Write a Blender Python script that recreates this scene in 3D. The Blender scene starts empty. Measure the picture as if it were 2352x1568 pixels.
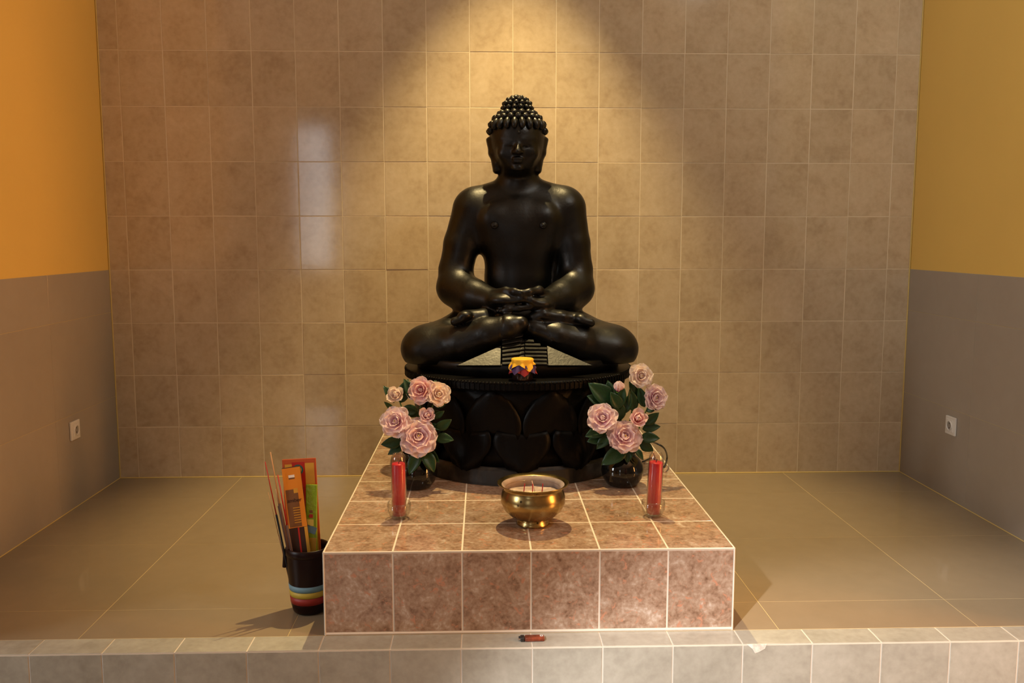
import bpy, bmesh, math, random
import numpy as np
from mathutils import Vector, Matrix, Euler

random.seed(7)
PI = math.pi
SC = bpy.context.scene
COL = SC.collection

# ------------------------------------------------------------------ camera
CAM = Vector((-0.067, -4.239, 1.148))
PITCH, YAW, FPX = -0.1159, 0.0315, 2046.0
FW = Vector((math.sin(YAW) * math.cos(PITCH), math.cos(YAW) * math.cos(PITCH), math.sin(PITCH)))
RT = Vector((math.cos(YAW), -math.sin(YAW), 0))
UP = RT.cross(FW)
cd = bpy.data.cameras.new('camera')
cd.sensor_width = 36.0
cd.lens = FPX / 2352.0 * 36.0
cd.clip_start = 0.05
cam = bpy.data.objects.new('camera', cd)
cam.location = CAM
cam.rotation_euler = (PI / 2 + PITCH, 0, -YAW)
COL.objects.link(cam)
SC.camera = cam

# ------------------------------------------------------------------ world, exposure, lights
w = bpy.data.worlds.new('world')
SC.world = w
w.use_nodes = True
w.node_tree.nodes['Background'].inputs[0].default_value = (0.75, 0.85, 1.0, 1)
w.node_tree.nodes['Background'].inputs[1].default_value = 0.3
vs = SC.view_settings
vs.view_transform = 'Standard'
vs.look = 'None'
vs.gamma = 1.0
vs.use_curve_mapping = False
vs.exposure = 0.0

SPOT_POS = Vector((0.075, -0.60, 3.44))
def add_light(name, kind, loc, energy, color, target=None, **kw):
    l = bpy.data.lights.new(name, kind)
    l.energy = energy
    l.color = color
    for k, v in kw.items():
        setattr(l, k, v)
    o = bpy.data.objects.new(name, l)
    o.location = loc
    if target is not None:
        o.rotation_euler = (Vector(target) - Vector(loc)).to_track_quat('-Z', 'Y').to_euler()
    COL.objects.link(o)
    return o

add_light('statue_spot_light', 'SPOT', SPOT_POS, 430, (1.0, 0.74, 0.33), (0.075, -0.62, 0),
          spot_size=math.radians(60), spot_blend=0.6, shadow_soft_size=0.02)
# light that enters the alcove from the hall, added fills included
add_light('hall_window_daylight', 'AREA', (-2.33, -7.98, 1.67), 14, (0.93, 0.97, 1.0), (-2.33, 0, 1.67),
          shape='RECTANGLE', size=0.46, size_y=1.85)
add_light('side_fill_light', 'AREA', (-4.45, -3.35, 1.7), 110, (0.92, 0.98, 1.0), (1.9, -1.2, 1.2),
          shape='RECTANGLE', size=1.0, size_y=1.6)  # added side fill: cool light for the right of the alcove
add_light('side_door_light', 'AREA', (4.45, -3.05, 1.4), 230, (1.0, 0.42, 0.11), (0.0, -2.0, 1.4),
          shape='RECTANGLE', size=0.9, size_y=2.0)
FILL_POS = Vector((1.5, -2.45, 3.10))
add_light('hall_fill_light', 'POINT', FILL_POS, 42, (0.92, 1.0, 0.97), shadow_soft_size=0.10)  # unseen fill, added to brighten the back wall toward the right
HALL_SPOT = Vector((-1.5, -5.0, 2.6))
add_light('hall_spot_light', 'SPOT', HALL_SPOT, 1250, (1.0, 0.96, 0.94), (0.6, -3.3, -0.27),
          spot_size=math.radians(46), spot_blend=0.3, shadow_soft_size=0.05)

# ------------------------------------------------------------------ pixel helpers (photo frame 2352 x 1568)
def ray(px, py):
    return FW + RT * ((px - 1176) / FPX) + UP * ((784 - py) / FPX)
def S(px, py, Y):
    d = ray(px, py)
    return CAM + d * ((Y - CAM.y) / d.y)
def onz(px, py, z):
    d = ray(px, py)
    return CAM + d * ((z - CAM.z) / d.z)

# ------------------------------------------------------------------ object helpers
WM = {}
def place(o, parent, M):
    WM[o.name] = M.copy()
    COL.objects.link(o)
    if parent is not None:
        o.parent = parent
        o.matrix_parent_inverse = WM[parent.name].inverted()
    o.matrix_basis = M
    return o
def ob(name, me, mat=None, parent=None, M=None, smooth=False):
    o = bpy.data.objects.new(name, me)
    if mat is not None and not me.materials:
        me.materials.append(mat)
    if smooth:
        for p in me.polygons:
            p.use_smooth = True
    return place(o, parent, M if M is not None else Matrix())
def tag(o, label, cat, group=None):
    o['label'] = label
    o['category'] = cat
    if group:
        o['group'] = group
    return o
def thing(name, loc, label, cat, group=None, rotz=0.0):
    o = bpy.data.objects.new(name, None)
    o.empty_display_size = 0.05
    place(o, None, Matrix.Translation(loc) @ Matrix.Rotation(rotz, 4, 'Z'))
    return tag(o, label, cat, group)
def struct(o):
    o['kind'] = 'structure'
    return o
def mesh(vs_, fs, name='m'):
    me = bpy.data.meshes.new(name)
    me.from_pydata([tuple(v) for v in vs_], [], fs)
    me.update()
    return me
def bm_mesh(bm, name='m'):
    bmesh.ops.recalc_face_normals(bm, faces=bm.faces)
    me = bpy.data.meshes.new(name)
    bm.to_mesh(me)
    bm.free()
    return me
def box_me(sx, sy, sz, bev=0.0, seg=1, center=(0, 0, 0)):
    bm = bmesh.new()
    bmesh.ops.create_cube(bm, size=1.0)
    for v in bm.verts:
        v.co = Vector((v.co.x * sx + center[0], v.co.y * sy + center[1], v.co.z * sz + center[2]))
    if bev > 0:
        bmesh.ops.bevel(bm, geom=bm.edges[:], offset=bev, segments=seg, affect='EDGES', profile=0.6)
    return bm_mesh(bm)
def lathe_me(prof, n=40, cap=False):
    """prof: (r, z) list, revolved about z."""
    vv, ff, rings = [], [], []
    for r, z in prof:
        if r < 1e-6:
            rings.append([len(vv)]); vv.append((0, 0, z))
        else:
            rings.append(list(range(len(vv), len(vv) + n)))
            vv += [(r * math.cos(2 * PI * i / n), r * math.sin(2 * PI * i / n), z) for i in range(n)]
    for a, b in zip(rings, rings[1:]):
        for i in range(n):
            j = (i + 1) % n
            if len(a) == 1 and len(b) == 1: continue
            if len(a) == 1: ff.append((a[0], b[j], b[i]))
            elif len(b) == 1: ff.append((a[i], a[j], b[0]))
            else: ff.append((a[i], a[j], b[j], b[i]))
    me = mesh(vv, ff)
    bm = bmesh.new(); bm.from_mesh(me)
    bmesh.ops.recalc_face_normals(bm, faces=bm.faces)
    bm.to_mesh(me); bm.free()
    return me
def catmull(pts, k=6):
    pts = [Vector(p) for p in pts]
    P = [pts[0] * 2 - pts[1]] + pts + [pts[-1] * 2 - pts[-2]]
    out = []
    for i in range(1, len(P) - 2):
        for s in range(k):
            t = s / k
            a, b, c, d = P[i - 1], P[i], P[i + 1], P[i + 2]
            out.append(0.5 * (2 * b + (c - a) * t + (2 * a - 5 * b + 4 * c - d) * t * t + (3 * b - a - 3 * c + d) * t ** 3))
    out.append(pts[-1])
    return out
def tube_me(pts, r, n=8, k=6, smoothpath=True):
    pts = catmull(pts, k) if smoothpath and len(pts) > 2 else [Vector(p) for p in pts]
    rs = r if isinstance(r, (list, tuple)) else [r] * len(pts)
    if len(rs) != len(pts):
        rs = [float(np.interp(i / (len(pts) - 1), np.linspace(0, 1, len(rs)), rs)) for i in range(len(pts))]
    vv, ff = [], []
    prev = None
    for i, p in enumerate(pts):
        t = (pts[min(i + 1, len(pts) - 1)] - pts[max(i - 1, 0)]).normalized()
        if prev is None:
            prev = t.orthogonal().normalized()
        x = (prev - t * prev.dot(t)).normalized()
        prev = x
        y = t.cross(x)
        vv += [p + x * (rs[i] * math.cos(2 * PI * j / n)) + y * (rs[i] * math.sin(2 * PI * j / n)) for j in range(n)]
    for i in range(len(pts) - 1):
        for j in range(n):
            ff.append((i * n + j, i * n + (j + 1) % n, (i + 1) * n + (j + 1) % n, (i + 1) * n + j))
    ff.append(tuple(reversed(range(n))))
    ff.append(tuple(range((len(pts) - 1) * n, len(pts) * n)))
    return mesh(vv, ff)

# ------------------------------------------------------------------ materials
def new_mat(name):
    m = bpy.data.materials.new(name)
    m.use_nodes = True
    nt = m.node_tree
    return m, nt, nt.nodes['Principled BSDF']
def setc(b, col, rough=0.5, metal=0.0, spec=0.5):
    b.inputs['Base Color'].default_value = (*col, 1)
    b.inputs['Roughness'].default_value = rough
    b.inputs['Metallic'].default_value = metal
    b.inputs['Specular IOR Level'].default_value = spec
def plain(name, col, rough=0.5, metal=0.0, spec=0.5, noise=0.0, scale=20.0, bump=0.0):
    m, nt, b = new_mat(name)
    setc(b, col, rough, metal, spec)
    if noise > 0 or bump > 0:
        tc = nt.nodes.new('ShaderNodeTexCoord')
        nz = nt.nodes.new('ShaderNodeTexNoise')
        nz.inputs['Scale'].default_value = scale
        nz.inputs['Detail'].default_value = 5
        nt.links.new(tc.outputs['Object'], nz.inputs['Vector'])
        if noise > 0:
            r = nt.nodes.new('ShaderNodeValToRGB')
            r.color_ramp.elements[0].position = 0.3
            r.color_ramp.elements[1].position = 0.72
            r.color_ramp.elements[0].color = (*[c * (1 - noise) for c in col], 1)
            r.color_ramp.elements[1].color = (*[min(1, c * (1 + noise)) for c in col], 1)
            nt.links.new(nz.outputs['Fac'], r.inputs['Fac'])
            nt.links.new(r.outputs['Color'], b.inputs['Base Color'])
        if bump > 0:
            bp = nt.nodes.new('ShaderNodeBump')
            bp.inputs['Strength'].default_value = bump
            bp.inputs['Distance'].default_value = 0.004
            nt.links.new(nz.outputs['Fac'], bp.inputs['Height'])
            nt.links.new(bp.outputs['Normal'], b.inputs['Normal'])
    return m
def tile_mat(name, stops, rough, scale=9.0, detail=7, dist=0.6, fleck=None, wave=0.0, vary=0.06, spec=0.5, fine=0.35):
    """mottled glazed tile; every tile gets its own piece of the pattern and a slightly different tone"""
    m, nt, b = new_mat(name)
    L = nt.links.new
    N = nt.nodes.new
    tc = N('ShaderNodeTexCoord'); oi = N('ShaderNodeObjectInfo')
    mul = N('ShaderNodeMath'); mul.operation = 'MULTIPLY'; mul.inputs[1].default_value = 97.0
    L(oi.outputs['Random'], mul.inputs[0])
    nz = N('ShaderNodeTexNoise'); nz.noise_dimensions = '4D'
    nz.inputs['Scale'].default_value = scale; nz.inputs['Detail'].default_value = detail
    nz.inputs['Roughness'].default_value = 0.62; nz.inputs['Distortion'].default_value = dist
    L(tc.outputs['Object'], nz.inputs['Vector']); L(mul.outputs[0], nz.inputs['W'])
    n2 = N('ShaderNodeTexNoise'); n2.noise_dimensions = '4D'
    n2.inputs['Scale'].default_value = scale * 6; n2.inputs['Detail'].default_value = 4
    L(tc.outputs['Object'], n2.inputs['Vector']); L(mul.outputs[0], n2.inputs['W'])
    mx = N('ShaderNodeMix'); mx.data_type = 'FLOAT'; mx.inputs[0].default_value = fine
    L(nz.outputs['Fac'], mx.inputs[2]); L(n2.outputs['Fac'], mx.inputs[3])
    rp = N('ShaderNodeValToRGB')
    els = rp.color_ramp.elements
    while len(els) < len(stops): els.new(0.5)
    for e, (p, c) in zip(els, stops):
        e.position = p; e.color = (*c, 1)
    L(mx.outputs[0], rp.inputs['Fac'])
    out = rp.outputs['Color']
    if fleck:
        vz = N('ShaderNodeTexNoise'); vz.noise_dimensions = '4D'
        vz.inputs['Scale'].default_value = fleck[0]; vz.inputs['Detail'].default_value = 3; vz.inputs['Distortion'].default_value = 1.2
        L(tc.outputs['Object'], vz.inputs['Vector']); L(mul.outputs[0], vz.inputs['W'])
        fr = N('ShaderNodeValToRGB')
        fr.color_ramp.elements[0].position = fleck[1]; fr.color_ramp.elements[1].position = fleck[2]
        L(vz.outputs['Fac'], fr.inputs['Fac'])
        fm = N('ShaderNodeMix'); fm.data_type = 'RGBA'
        L(fr.outputs['Color'], fm.inputs[0]); L(out, fm.inputs[6]); fm.inputs[7].default_value = (*fleck[3], 1)
        out = fm.outputs[2]
    hv = N('ShaderNodeHueSaturation')
    mr = N('ShaderNodeMapRange'); mr.inputs[3].default_value = 1 - vary; mr.inputs[4].default_value = 1 + vary
    L(oi.outputs['Random'], mr.inputs[0]); L(mr.outputs[0], hv.inputs['Value'])
    L(out, hv.inputs['Color']); L(hv.outputs['Color'], b.inputs['Base Color'])
    b.inputs['Roughness'].default_value = rough
    b.inputs['Specular IOR Level'].default_value = spec
    bp = N('ShaderNodeBump'); bp.inputs['Strength'].default_value = 0.04; bp.inputs['Distance'].default_value = 0.002
    L(n2.outputs['Fac'], bp.inputs['Height']); L(bp.outputs['Normal'], b.inputs['Normal'])
    return m

M_WALLTILE = tile_mat('beige_wall_tile', [(0.30, (0.42, 0.315, 0.205)), (0.50, (0.53, 0.42, 0.285)), (0.70, (0.62, 0.51, 0.37))], 0.09, scale=7)
M_GROUT = plain('wall_grout', (0.70, 0.60, 0.44), 0.6)
M_YGROUT = plain('yellow_edge_grout', (0.62, 0.47, 0.16), 0.7)
M_FLOOR = tile_mat('polished_floor_tile', [(0.30, (0.255, 0.198, 0.128)), (0.7, (0.29, 0.226, 0.148))], 0.05, scale=3, vary=0.02, spec=0.45)
M_FGROUT = plain('floor_grout', (0.60, 0.47, 0.22), 0.7)
M_WAINS = tile_mat('grey_side_wall_tile', [(0.30, (0.33, 0.285, 0.235)), (0.7, (0.36, 0.315, 0.26))], 0.13, scale=3, vary=0.02, spec=0.4)
M_PAINT = plain('yellow_wall_paint', (0.74, 0.50, 0.13), 0.55, noise=0.02, scale=3, spec=0.25)
M_PLINTH = tile_mat('brown_granite_tile', [(0.34, (0.17, 0.098, 0.060)), (0.46, (0.31, 0.203, 0.138)), (0.56, (0.41, 0.300, 0.220)), (0.68, (0.58, 0.50, 0.43))],
                    0.10, scale=15, dist=1.4, fleck=(44, 0.58, 0.68, (0.48, 0.24, 0.15)), fine=0.36, vary=0.05)
M_PGROUT = plain('pale_grout', (0.72, 0.65, 0.55), 0.6)
M_STEP = tile_mat('cream_step_tile', [(0.30, (0.30, 0.287, 0.238)), (0.5, (0.39, 0.378, 0.318)), (0.72, (0.48, 0.47, 0.405))], 0.22, scale=8, vary=0.04)
M_HALLWALL = plain('hall_wall_paint', (0.42, 0.36, 0.28), 0.7)
M_CEIL = plain('ceiling_paint', (0.78, 0.75, 0.68), 0.8)
M_HFLOOR = plain('hall_floor_tile', (0.10, 0.075, 0.055), 0.4)
M_WHITE = plain('white_plastic', (0.75, 0.73, 0.68), 0.35)
M_DARK = plain('dark_plastic', (0.02, 0.02, 0.02), 0.4)
M_CHROME = plain('chrome', (0.75, 0.75, 0.75), 0.2, metal=1.0)

# ------------------------------------------------------------------ dimensions
XL, XR = -1.82, 1.9835          # alcove side walls
X0, H0 = -1.7288, 0.2484        # wall tile grid
YF, PH = -1.7503, 0.25          # plinth front and height
PXL = -0.5332                   # plinth left side
SD = 0.093                      # visible depth of the step's edge tiles
YS = YF - SD                    # front of the step
CEIL = 3.5
HZ = -0.27                      # hall floor
HX0, HX1, HY = -4.5, 4.5, -8.0

# ------------------------------------------------------------------ room shell
G = 0.004   # joint
def slab(name, x0, x1, y0, y1, z0, z1, mat, parent=None):
    me = box_me(x1 - x0, y1 - y0, z1 - z0)
    return ob(name, me, mat, parent, Matrix.Translation(((x0 + x1) / 2, (y0 + y1) / 2, (z0 + z1) / 2)))
TILE_CACHE = {}
def tile(parent, mat, c, sx, sz, normal, th=0.006, bev=0.0007, jit=0.0):
    """one tile: sx wide, sz tall, front face at c looking along normal ('-Y','+X','-X','+Z')"""
    key = (round(sx, 4), round(sz, 4), th, mat.name)
    if key not in TILE_CACHE:
        TILE_CACHE[key] = box_me(sx, th, sz, bev, 1, (0, th / 2, 0))
        TILE_CACHE[key].materials.append(mat)
    R = {'-Y': Matrix(), '+X': Matrix.Rotation(PI / 2, 4, 'Z'), '-X': Matrix.Rotation(-PI / 2, 4, 'Z'),
         '+Z': Matrix.Rotation(-PI / 2, 4, 'X')}[normal]
    J = Euler((random.uniform(-jit, jit), random.uniform(-jit, jit) * 0.5, random.uniform(-jit, jit))).to_matrix().to_4x4()
    return ob('tile', TILE_CACHE[key], None, parent, Matrix.Translation(c) @ R @ J)

wall_back = struct(slab('wall_back', XL - 0.12, XR + 0.12, 0.0012, 0.16, HZ, CEIL, M_GROUT))
xs = [XL] + [X0 + 0.2 * i for i in range(19)] + [XR]
zs = [0.0] + [H0 + 0.25 * j for j in range(14)]
for i in range(len(xs) - 1):
    for j in range(len(zs) - 1):
        a, b_, c, d = xs[i], xs[i + 1], zs[j], zs[j + 1]
        tile(wall_back, M_WALLTILE, ((a + b_) / 2 + random.uniform(-.0006, .0006), random.uniform(-.0006, .0006), (c + d) / 2 + random.uniform(-.0006, .0006)),
             b_ - a - G, d - c - G * 0.85, '-Y', jit=0.0022)

ZW = H0 + 0.75
for side, x, nrm, sg in (('left', XL, '+X', -1), ('right', XR, '-X', 1)):
    wl = struct(slab('wall_' + side, min(x + sg * 0.001, x + sg * 0.15), max(x + sg * 0.001, x + sg * 0.15), YS - 0.12, 0.001, HZ, ZW, M_FGROUT))
    ob('painted_wall', box_me(0.15, -YS + 0.12 + 0.006, CEIL - ZW), M_PAINT, wl,
       Matrix.Translation((x + sg * 0.077, (YS - 0.12 + 0.006) / 2, (CEIL + ZW) / 2)))
    ys = [0.0, -0.6, -1.2, YS - 0.12]
    zz = [0.0, 0.4, 0.8, ZW]
    for i in range(3):
        for j in range(3):
            tile(wl, M_WAINS, (x, (ys[i] + ys[i + 1]) / 2, (zz[j] + zz[j + 1]) / 2), abs(ys[i + 1] - ys[i]) - 0.0015, zz[j + 1] - zz[j] - 0.0012, nrm, bev=0.0004)

floor = struct(slab('floor', XL - 0.02, XR + 0.02, YF, 0.02, -0.2, -0.0006, M_FGROUT))
fx = [XL, -1.24, -0.64, -0.04, 0.20, 0.80, 1.40, XR]
fy = [0.0, -0.35, -0.95, -1.55, YF]
for i in range(len(fx) - 1):
    for j in range(len(fy) - 1):
        tile(floor, M_FLOOR, ((fx[i] + fx[i + 1]) / 2, (fy[j] + fy[j + 1]) / 2, 0), fx[i + 1] - fx[i] - 0.0018, fy[j] - fy[j + 1] - 0.0018, '+Z', bev=0.0004)
# yellow grout beads where the back wall meets floor and side walls
t1 = struct(ob('trim_1', tube_me([(XL, -0.002, 0.001), (XR, -0.002, 0.001)], 0.0035, 6), M_YGROUT))
t2 = struct(ob('trim_2', tube_me([(XL + 0.002, -0.002, 0.0), (XL + 0.002, -0.002, CEIL)], 0.003, 6), M_YGROUT))
t3 = struct(ob('trim_3', tube_me([(XR - 0.002, -0.002, 0.0), (XR - 0.002, -0.002, CEIL)], 0.003, 6), M_YGROUT))
t4 = struct(ob('trim_4', tube_me([(XL + 0.001, YS, 0.001), (XL + 0.001, 0, 0.001)], 0.002, 6), M_YGROUT))
t5 = struct(ob('trim_5', tube_me([(XR - 0.001, YS, 0.001), (XR - 0.001, 0, 0.001)], 0.002, 6), M_YGROUT))

# step edge: tiles on top and front
step = struct(slab('trim_6', XL - 0.02, XR + 0.02, YS + 0.0012, YF - 0.001, HZ, -0.0012, M_PGROUT))
sx = [XL] + [-0.534 + 0.2 * i for i in range(-6, 13)] + [XR]
sx = [v for v in sx if XL <= v <= XR]
for i in range(len(sx) - 1):
    wd = sx[i + 1] - sx[i] - G
    if wd < 0.01: continue
    xm = (sx[i] + sx[i + 1]) / 2
    tile(step, M_STEP, (xm, (YS + YF) / 2, random.uniform(-.0004, .0004)), wd, SD - 0.003, '+Z', jit=0.001)
    tile(step, M_STEP, (xm, YS, -0.0035 - 0.125), wd, 0.25 - 0.002, '-Y', jit=0.001)

# chipped glaze on the step edge
cp = onz(1742, 1482, 0.0)
chip = [(-.030, 0.006), (-.018, 0.012), (0.0, 0.006), (.016, 0.011), (.027, 0.003), (.022, -.010), (.008, -.018), (-.006, -.024), (-.014, -.010)]
cv = [(cp.x + a_, YS - 0.0008, min(-0.001, b_ - 0.004)) for a_, b_ in chip] + [(cp.x + a_, YS + 0.004, min(-0.001, b_ - 0.004)) for a_, b_ in chip]
nc = len(chip)
ob('chipped_glaze', mesh(cv, [tuple(range(nc)), tuple(range(2 * nc - 1, nc - 1, -1))] + [(i, (i + 1) % nc, nc + (i + 1) % nc, nc + i) for i in range(nc)]),
   plain('bare_plaster', (0.72, 0.66, 0.58), 0.9, noise=0.3, scale=80), step)

# hall in front of the alcove
hall_floor = struct(slab('floor_hall', HX0, HX1, HY, YS + 0.01, HZ - 0.1, HZ, M_HFLOOR))
ceiling = struct(slab('ceiling', HX0 - 0.1, HX1 + 0.1, HY - 0.1, 0.2, CEIL, CEIL + 0.1, M_CEIL))
struct(slab('wall_hall_left_return', HX0, XL - 0.15, YS - 0.12, YS, HZ, CEIL, M_HALLWALL))
struct(slab('wall_hall_right_return', XR + 0.15, HX1, YS - 0.12, YS, HZ, CEIL, M_HALLWALL))
struct(slab('wall_hall_rear', HX0, HX1, HY - 0.12, HY, HZ, CEIL, M_HALLWALL))
struct(slab('wall_hall_left', HX0 - 0.12, HX0, HY, YS, HZ, CEIL, M_HALLWALL))
struct(slab('wall_hall_right', HX1, HX1 + 0.12, HY, YS, HZ, CEIL, M_HALLWALL))
M_FRAME = plain('window_frame_paint', (0.35, 0.22, 0.12), 0.5)
def frame(name, c, sx_, sz_, axis, mull):
    bm = bmesh.new()
    def bx(cx, cz, a, b_):
        g = bmesh.ops.create_cube(bm, size=1.0)['verts']
        for v in g:
            v.co = Vector((v.co.x * a + cx, v.co.y * 0.05, v.co.z * b_ + cz))
    t = 0.05
    bx(0, sz_ / 2 + t / 2, sx_ + 2 * t, t); bx(0, -sz_ / 2 - t / 2, sx_ + 2 * t, t)
    bx(sx_ / 2 + t / 2, 0, t, sz_); bx(-sx_ / 2 - t / 2, 0, t, sz_)
    for m_ in mull: bx(m_, 0, 0.035, sz_)
    R = Matrix() if axis == 'Y' else Matrix.Rotation(PI / 2, 4, 'Z')
    return struct(ob(name, bm_mesh(bm), M_FRAME, None, Matrix.Translation(c) @ R))
frame('window_1', (-2.33, -7.95, 1.67), 0.46, 1.85, 'Y', [-0.08])
frame('added_window', (-4.42, -3.35, 1.7), 1.0, 1.6, 'X', [0.0])  # unseen frame made up around the added side fill
frame('door_1', (4.42, -3.05, 1.4), 0.9, 2.0, 'X', [])

# ------------------------------------------------------------------ tiled plinth
plinth = thing('altar_plinth', (PXL + 0.6, YF + 0.875, 0), 'low altar plinth faced with glossy brown granite-look tiles and pale joints', 'plinth')
PX1 = PXL + 1.196
slabm = box_me(PX1 - PXL - 0.0016, -YF - 0.0016, PH - 0.0006)
ob('core', slabm, M_PGROUT, plinth, Matrix.Translation(((PXL + PX1) / 2, YF / 2, (PH - 0.0006) / 2)))
px = [PXL + 0.2 * i for i in range(6)] + [PX1]
for i in range(6):
    xm = (px[i] + px[i + 1]) / 2
    tile(plinth, M_PLINTH, (xm, YF, 0.006 + (PH - 0.009) / 2), px[i + 1] - px[i] - 0.005, PH - 0.016, '-Y', jit=0.0008)
    for j in range(7):
        tile(plinth, M_PLINTH, (xm, YF + 0.25 * j + 0.125, PH), px[i + 1] - px[i] - 0.005, 0.25 - 0.0065, '+Z', jit=0.0003)
for j in range(7):
    for x, n in ((PXL, '-X'), (PX1, '+X')):
        tile(plinth, M_PLINTH, (x, YF + 0.25 * j + 0.125, 0.004 + (PH - 0.009) / 2), 0.25 - 0.004, PH - 0.014, n, jit=0.0008)
for (a, b_) in (((PXL, YF, PH), (PX1, YF, PH)), ((PXL, YF, PH), (PXL, 0, PH)), ((PX1, YF, PH), (PX1, 0, PH)),
               ((PXL, YF, 0), (PXL, YF, PH)), ((PX1, YF, 0), (PX1, YF, PH)), ((PXL, YF, 0.004), (PX1, YF, 0.004))):
    inw = Vector(((PXL + PX1) / 2, YF / 2, PH / 2))
    def shrink(v):
        v = Vector(v)
        return Vector((v.x + 0.002 * (1 if v.x < inw.x else -1), v.y + (0.002 if v.y < inw.y else -0.004), v.z - 0.002 if v.z > 0.1 else v.z))
    ob('edge_strip', tube_me([shrink(a), shrink(b_)], 0.0032, 8), M_PGROUT, plinth)


# ------------------------------------------------------------------ statue body as a smooth solid (signed distance field -> surface net)
def surface_net(F, org, h):
    """quads of the zero level of a sampled distance field"""
    ins = F < 0
    nx, ny, nz = F.shape
    c = np.zeros((nx - 1, ny - 1, nz - 1), np.int16)
    for dx in (0, 1):
        for dy in (0, 1):
            for dz in (0, 1):
                c += ins[dx:nx - 1 + dx, dy:ny - 1 + dy, dz:nz - 1 + dz]
    act = (c > 0) & (c < 8)
    idx = np.argwhere(act)
    vid = -np.ones(act.shape, np.int64)
    vid[act] = np.arange(len(idx))
    acc = np.zeros((len(idx), 3)); cnt = np.zeros(len(idx))
    cor = [(a, b, d) for a in (0, 1) for b in (0, 1) for d in (0, 1)]
    for a in range(8):
        for b in range(a + 1, 8):
            A, B = cor[a], cor[b]
            if sum(abs(A[k] - B[k]) for k in range(3)) != 1: continue
            fa = F[idx[:, 0] + A[0], idx[:, 1] + A[1], idx[:, 2] + A[2]]
            fb = F[idx[:, 0] + B[0], idx[:, 1] + B[1], idx[:, 2] + B[2]]
            m = (fa < 0) != (fb < 0)
            t = fa[m] / (fa[m] - fb[m])
            acc[m] += np.array(A) + t[:, None] * (np.array(B) - np.array(A))
            cnt[m] += 1
    V = (idx + acc / cnt[:, None]) * h + np.array(org)
    Q = []
    for ax in range(3):
        o1, o2 = [(1, 2), (2, 0), (0, 1)][ax]
        sl0 = [slice(None)] * 3; sl1 = [slice(None)] * 3
        sl0[ax] = slice(0, -1); sl1[ax] = slice(1, None)
        ch = ins[tuple(sl0)] != ins[tuple(sl1)]
        e = np.argwhere(ch)
        e = e[(e[:, o1] > 0) & (e[:, o2] > 0) & (e[:, o1] < F.shape[o1] - 1) & (e[:, o2] < F.shape[o2] - 1)]
        flip = ~ins[e[:, 0], e[:, 1], e[:, 2]]
        def g(d1, d2):
            q = e.copy(); q[:, o1] -= d1; q[:, o2] -= d2
            return vid[q[:, 0], q[:, 1], q[:, 2]]
        q = np.stack([g(1, 1), g(0, 1), g(0, 0), g(1, 0)], 1)
        q[flip] = q[flip][:, ::-1]
        Q.append(q)
    return V, np.concatenate(Q)

class Field:
    def __init__(s, lo, hi, h):
        s.h = h; s.lo = np.array(lo, float)
        n = [int((hi[k] - lo[k]) / h) + 1 for k in range(3)]
        s.ax = [lo[k] + h * np.arange(n[k]) for k in range(3)]
        s.F = np.full(n, 0.12, np.float32)
    def win(s, lo, hi):
        sl = []
        for k in range(3):
            a = max(0, int((lo[k] - s.lo[k]) / s.h)); b = min(len(s.ax[k]), int((hi[k] - s.lo[k]) / s.h) + 2)
            sl.append(slice(a, b))
        return tuple(sl), np.meshgrid(*[s.ax[k][sl[k]] for k in range(3)], indexing='ij')
    def blend(s, sl, d, k):
        f = s.F[sl]; d = d.astype(np.float32)
        if k > 0:
            hh = np.clip(0.5 + 0.5 * (f - d) / k, 0, 1)
            s.F[sl] = f * (1 - hh) + d * hh - k * hh * (1 - hh)
        else:
            s.F[sl] = np.minimum(f, d)
    def cut(s, sl, d, k):
        f = s.F[sl]; d = -d.astype(np.float32)
        hh = np.clip(0.5 + 0.5 * (d - f) / k, 0, 1)
        s.F[sl] = f * (1 - hh) + d * hh + k * hh * (1 - hh)
    def cone(s, a, b, r1, r2, k=0.02, sub=False, sq=(1, 1, 1)):
        a, b = np.array(a), np.array(b)
        pad = max(r1, r2) / min(sq) + 0.07
        sl, (x, y, z) = s.win(np.minimum(a, b) - pad, np.maximum(a, b) + pad)
        ab = b - a; L2 = (ab * ab).sum() + 1e-12
        t = np.clip(((x - a[0]) * ab[0] + (y - a[1]) * ab[1] + (z - a[2]) * ab[2]) / L2, 0, 1)
        d = np.sqrt(((x - a[0] - t * ab[0]) * sq[0]) ** 2 + ((y - a[1] - t * ab[1]) * sq[1]) ** 2 + ((z - a[2] - t * ab[2]) * sq[2]) ** 2) - (r1 + (r2 - r1) * t)
        (s.cut if sub else s.blend)(sl, d, k)
    def chain(s, pts, rs, k=0.02, sq=(1, 1, 1)):
        for i in range(len(pts) - 1):
            s.cone(pts[i], pts[i + 1], rs[i], rs[i + 1], k if i == 0 else 0.012, sq=sq)
    def ell(s, c, r, k=0.02, R=None, sub=False):
        c, r = np.array(c), np.array(r)
        pad = r.max() + 0.07
        sl, (x, y, z) = s.win(c - pad, c + pad)
        p = [x - c[0], y - c[1], z - c[2]]
        if R is not None:
            Rt = np.array(R.to_3x3().transposed())
            p = [Rt[i][0] * p[0] + Rt[i][1] * p[1] + Rt[i][2] * p[2] for i in range(3)]
        k0 = np.sqrt((p[0] / r[0]) ** 2 + (p[1] / r[1]) ** 2 + (p[2] / r[2]) ** 2)
        k1 = np.sqrt((p[0] / r[0] ** 2) ** 2 + (p[1] / r[1] ** 2) ** 2 + (p[2] / r[2] ** 2) ** 2) + 1e-6
        d = np.where(k0 < 1e-3, -r.min(), k0 * (k0 - 1) / k1)
        (s.cut if sub else s.blend)(sl, d, k)

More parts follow.
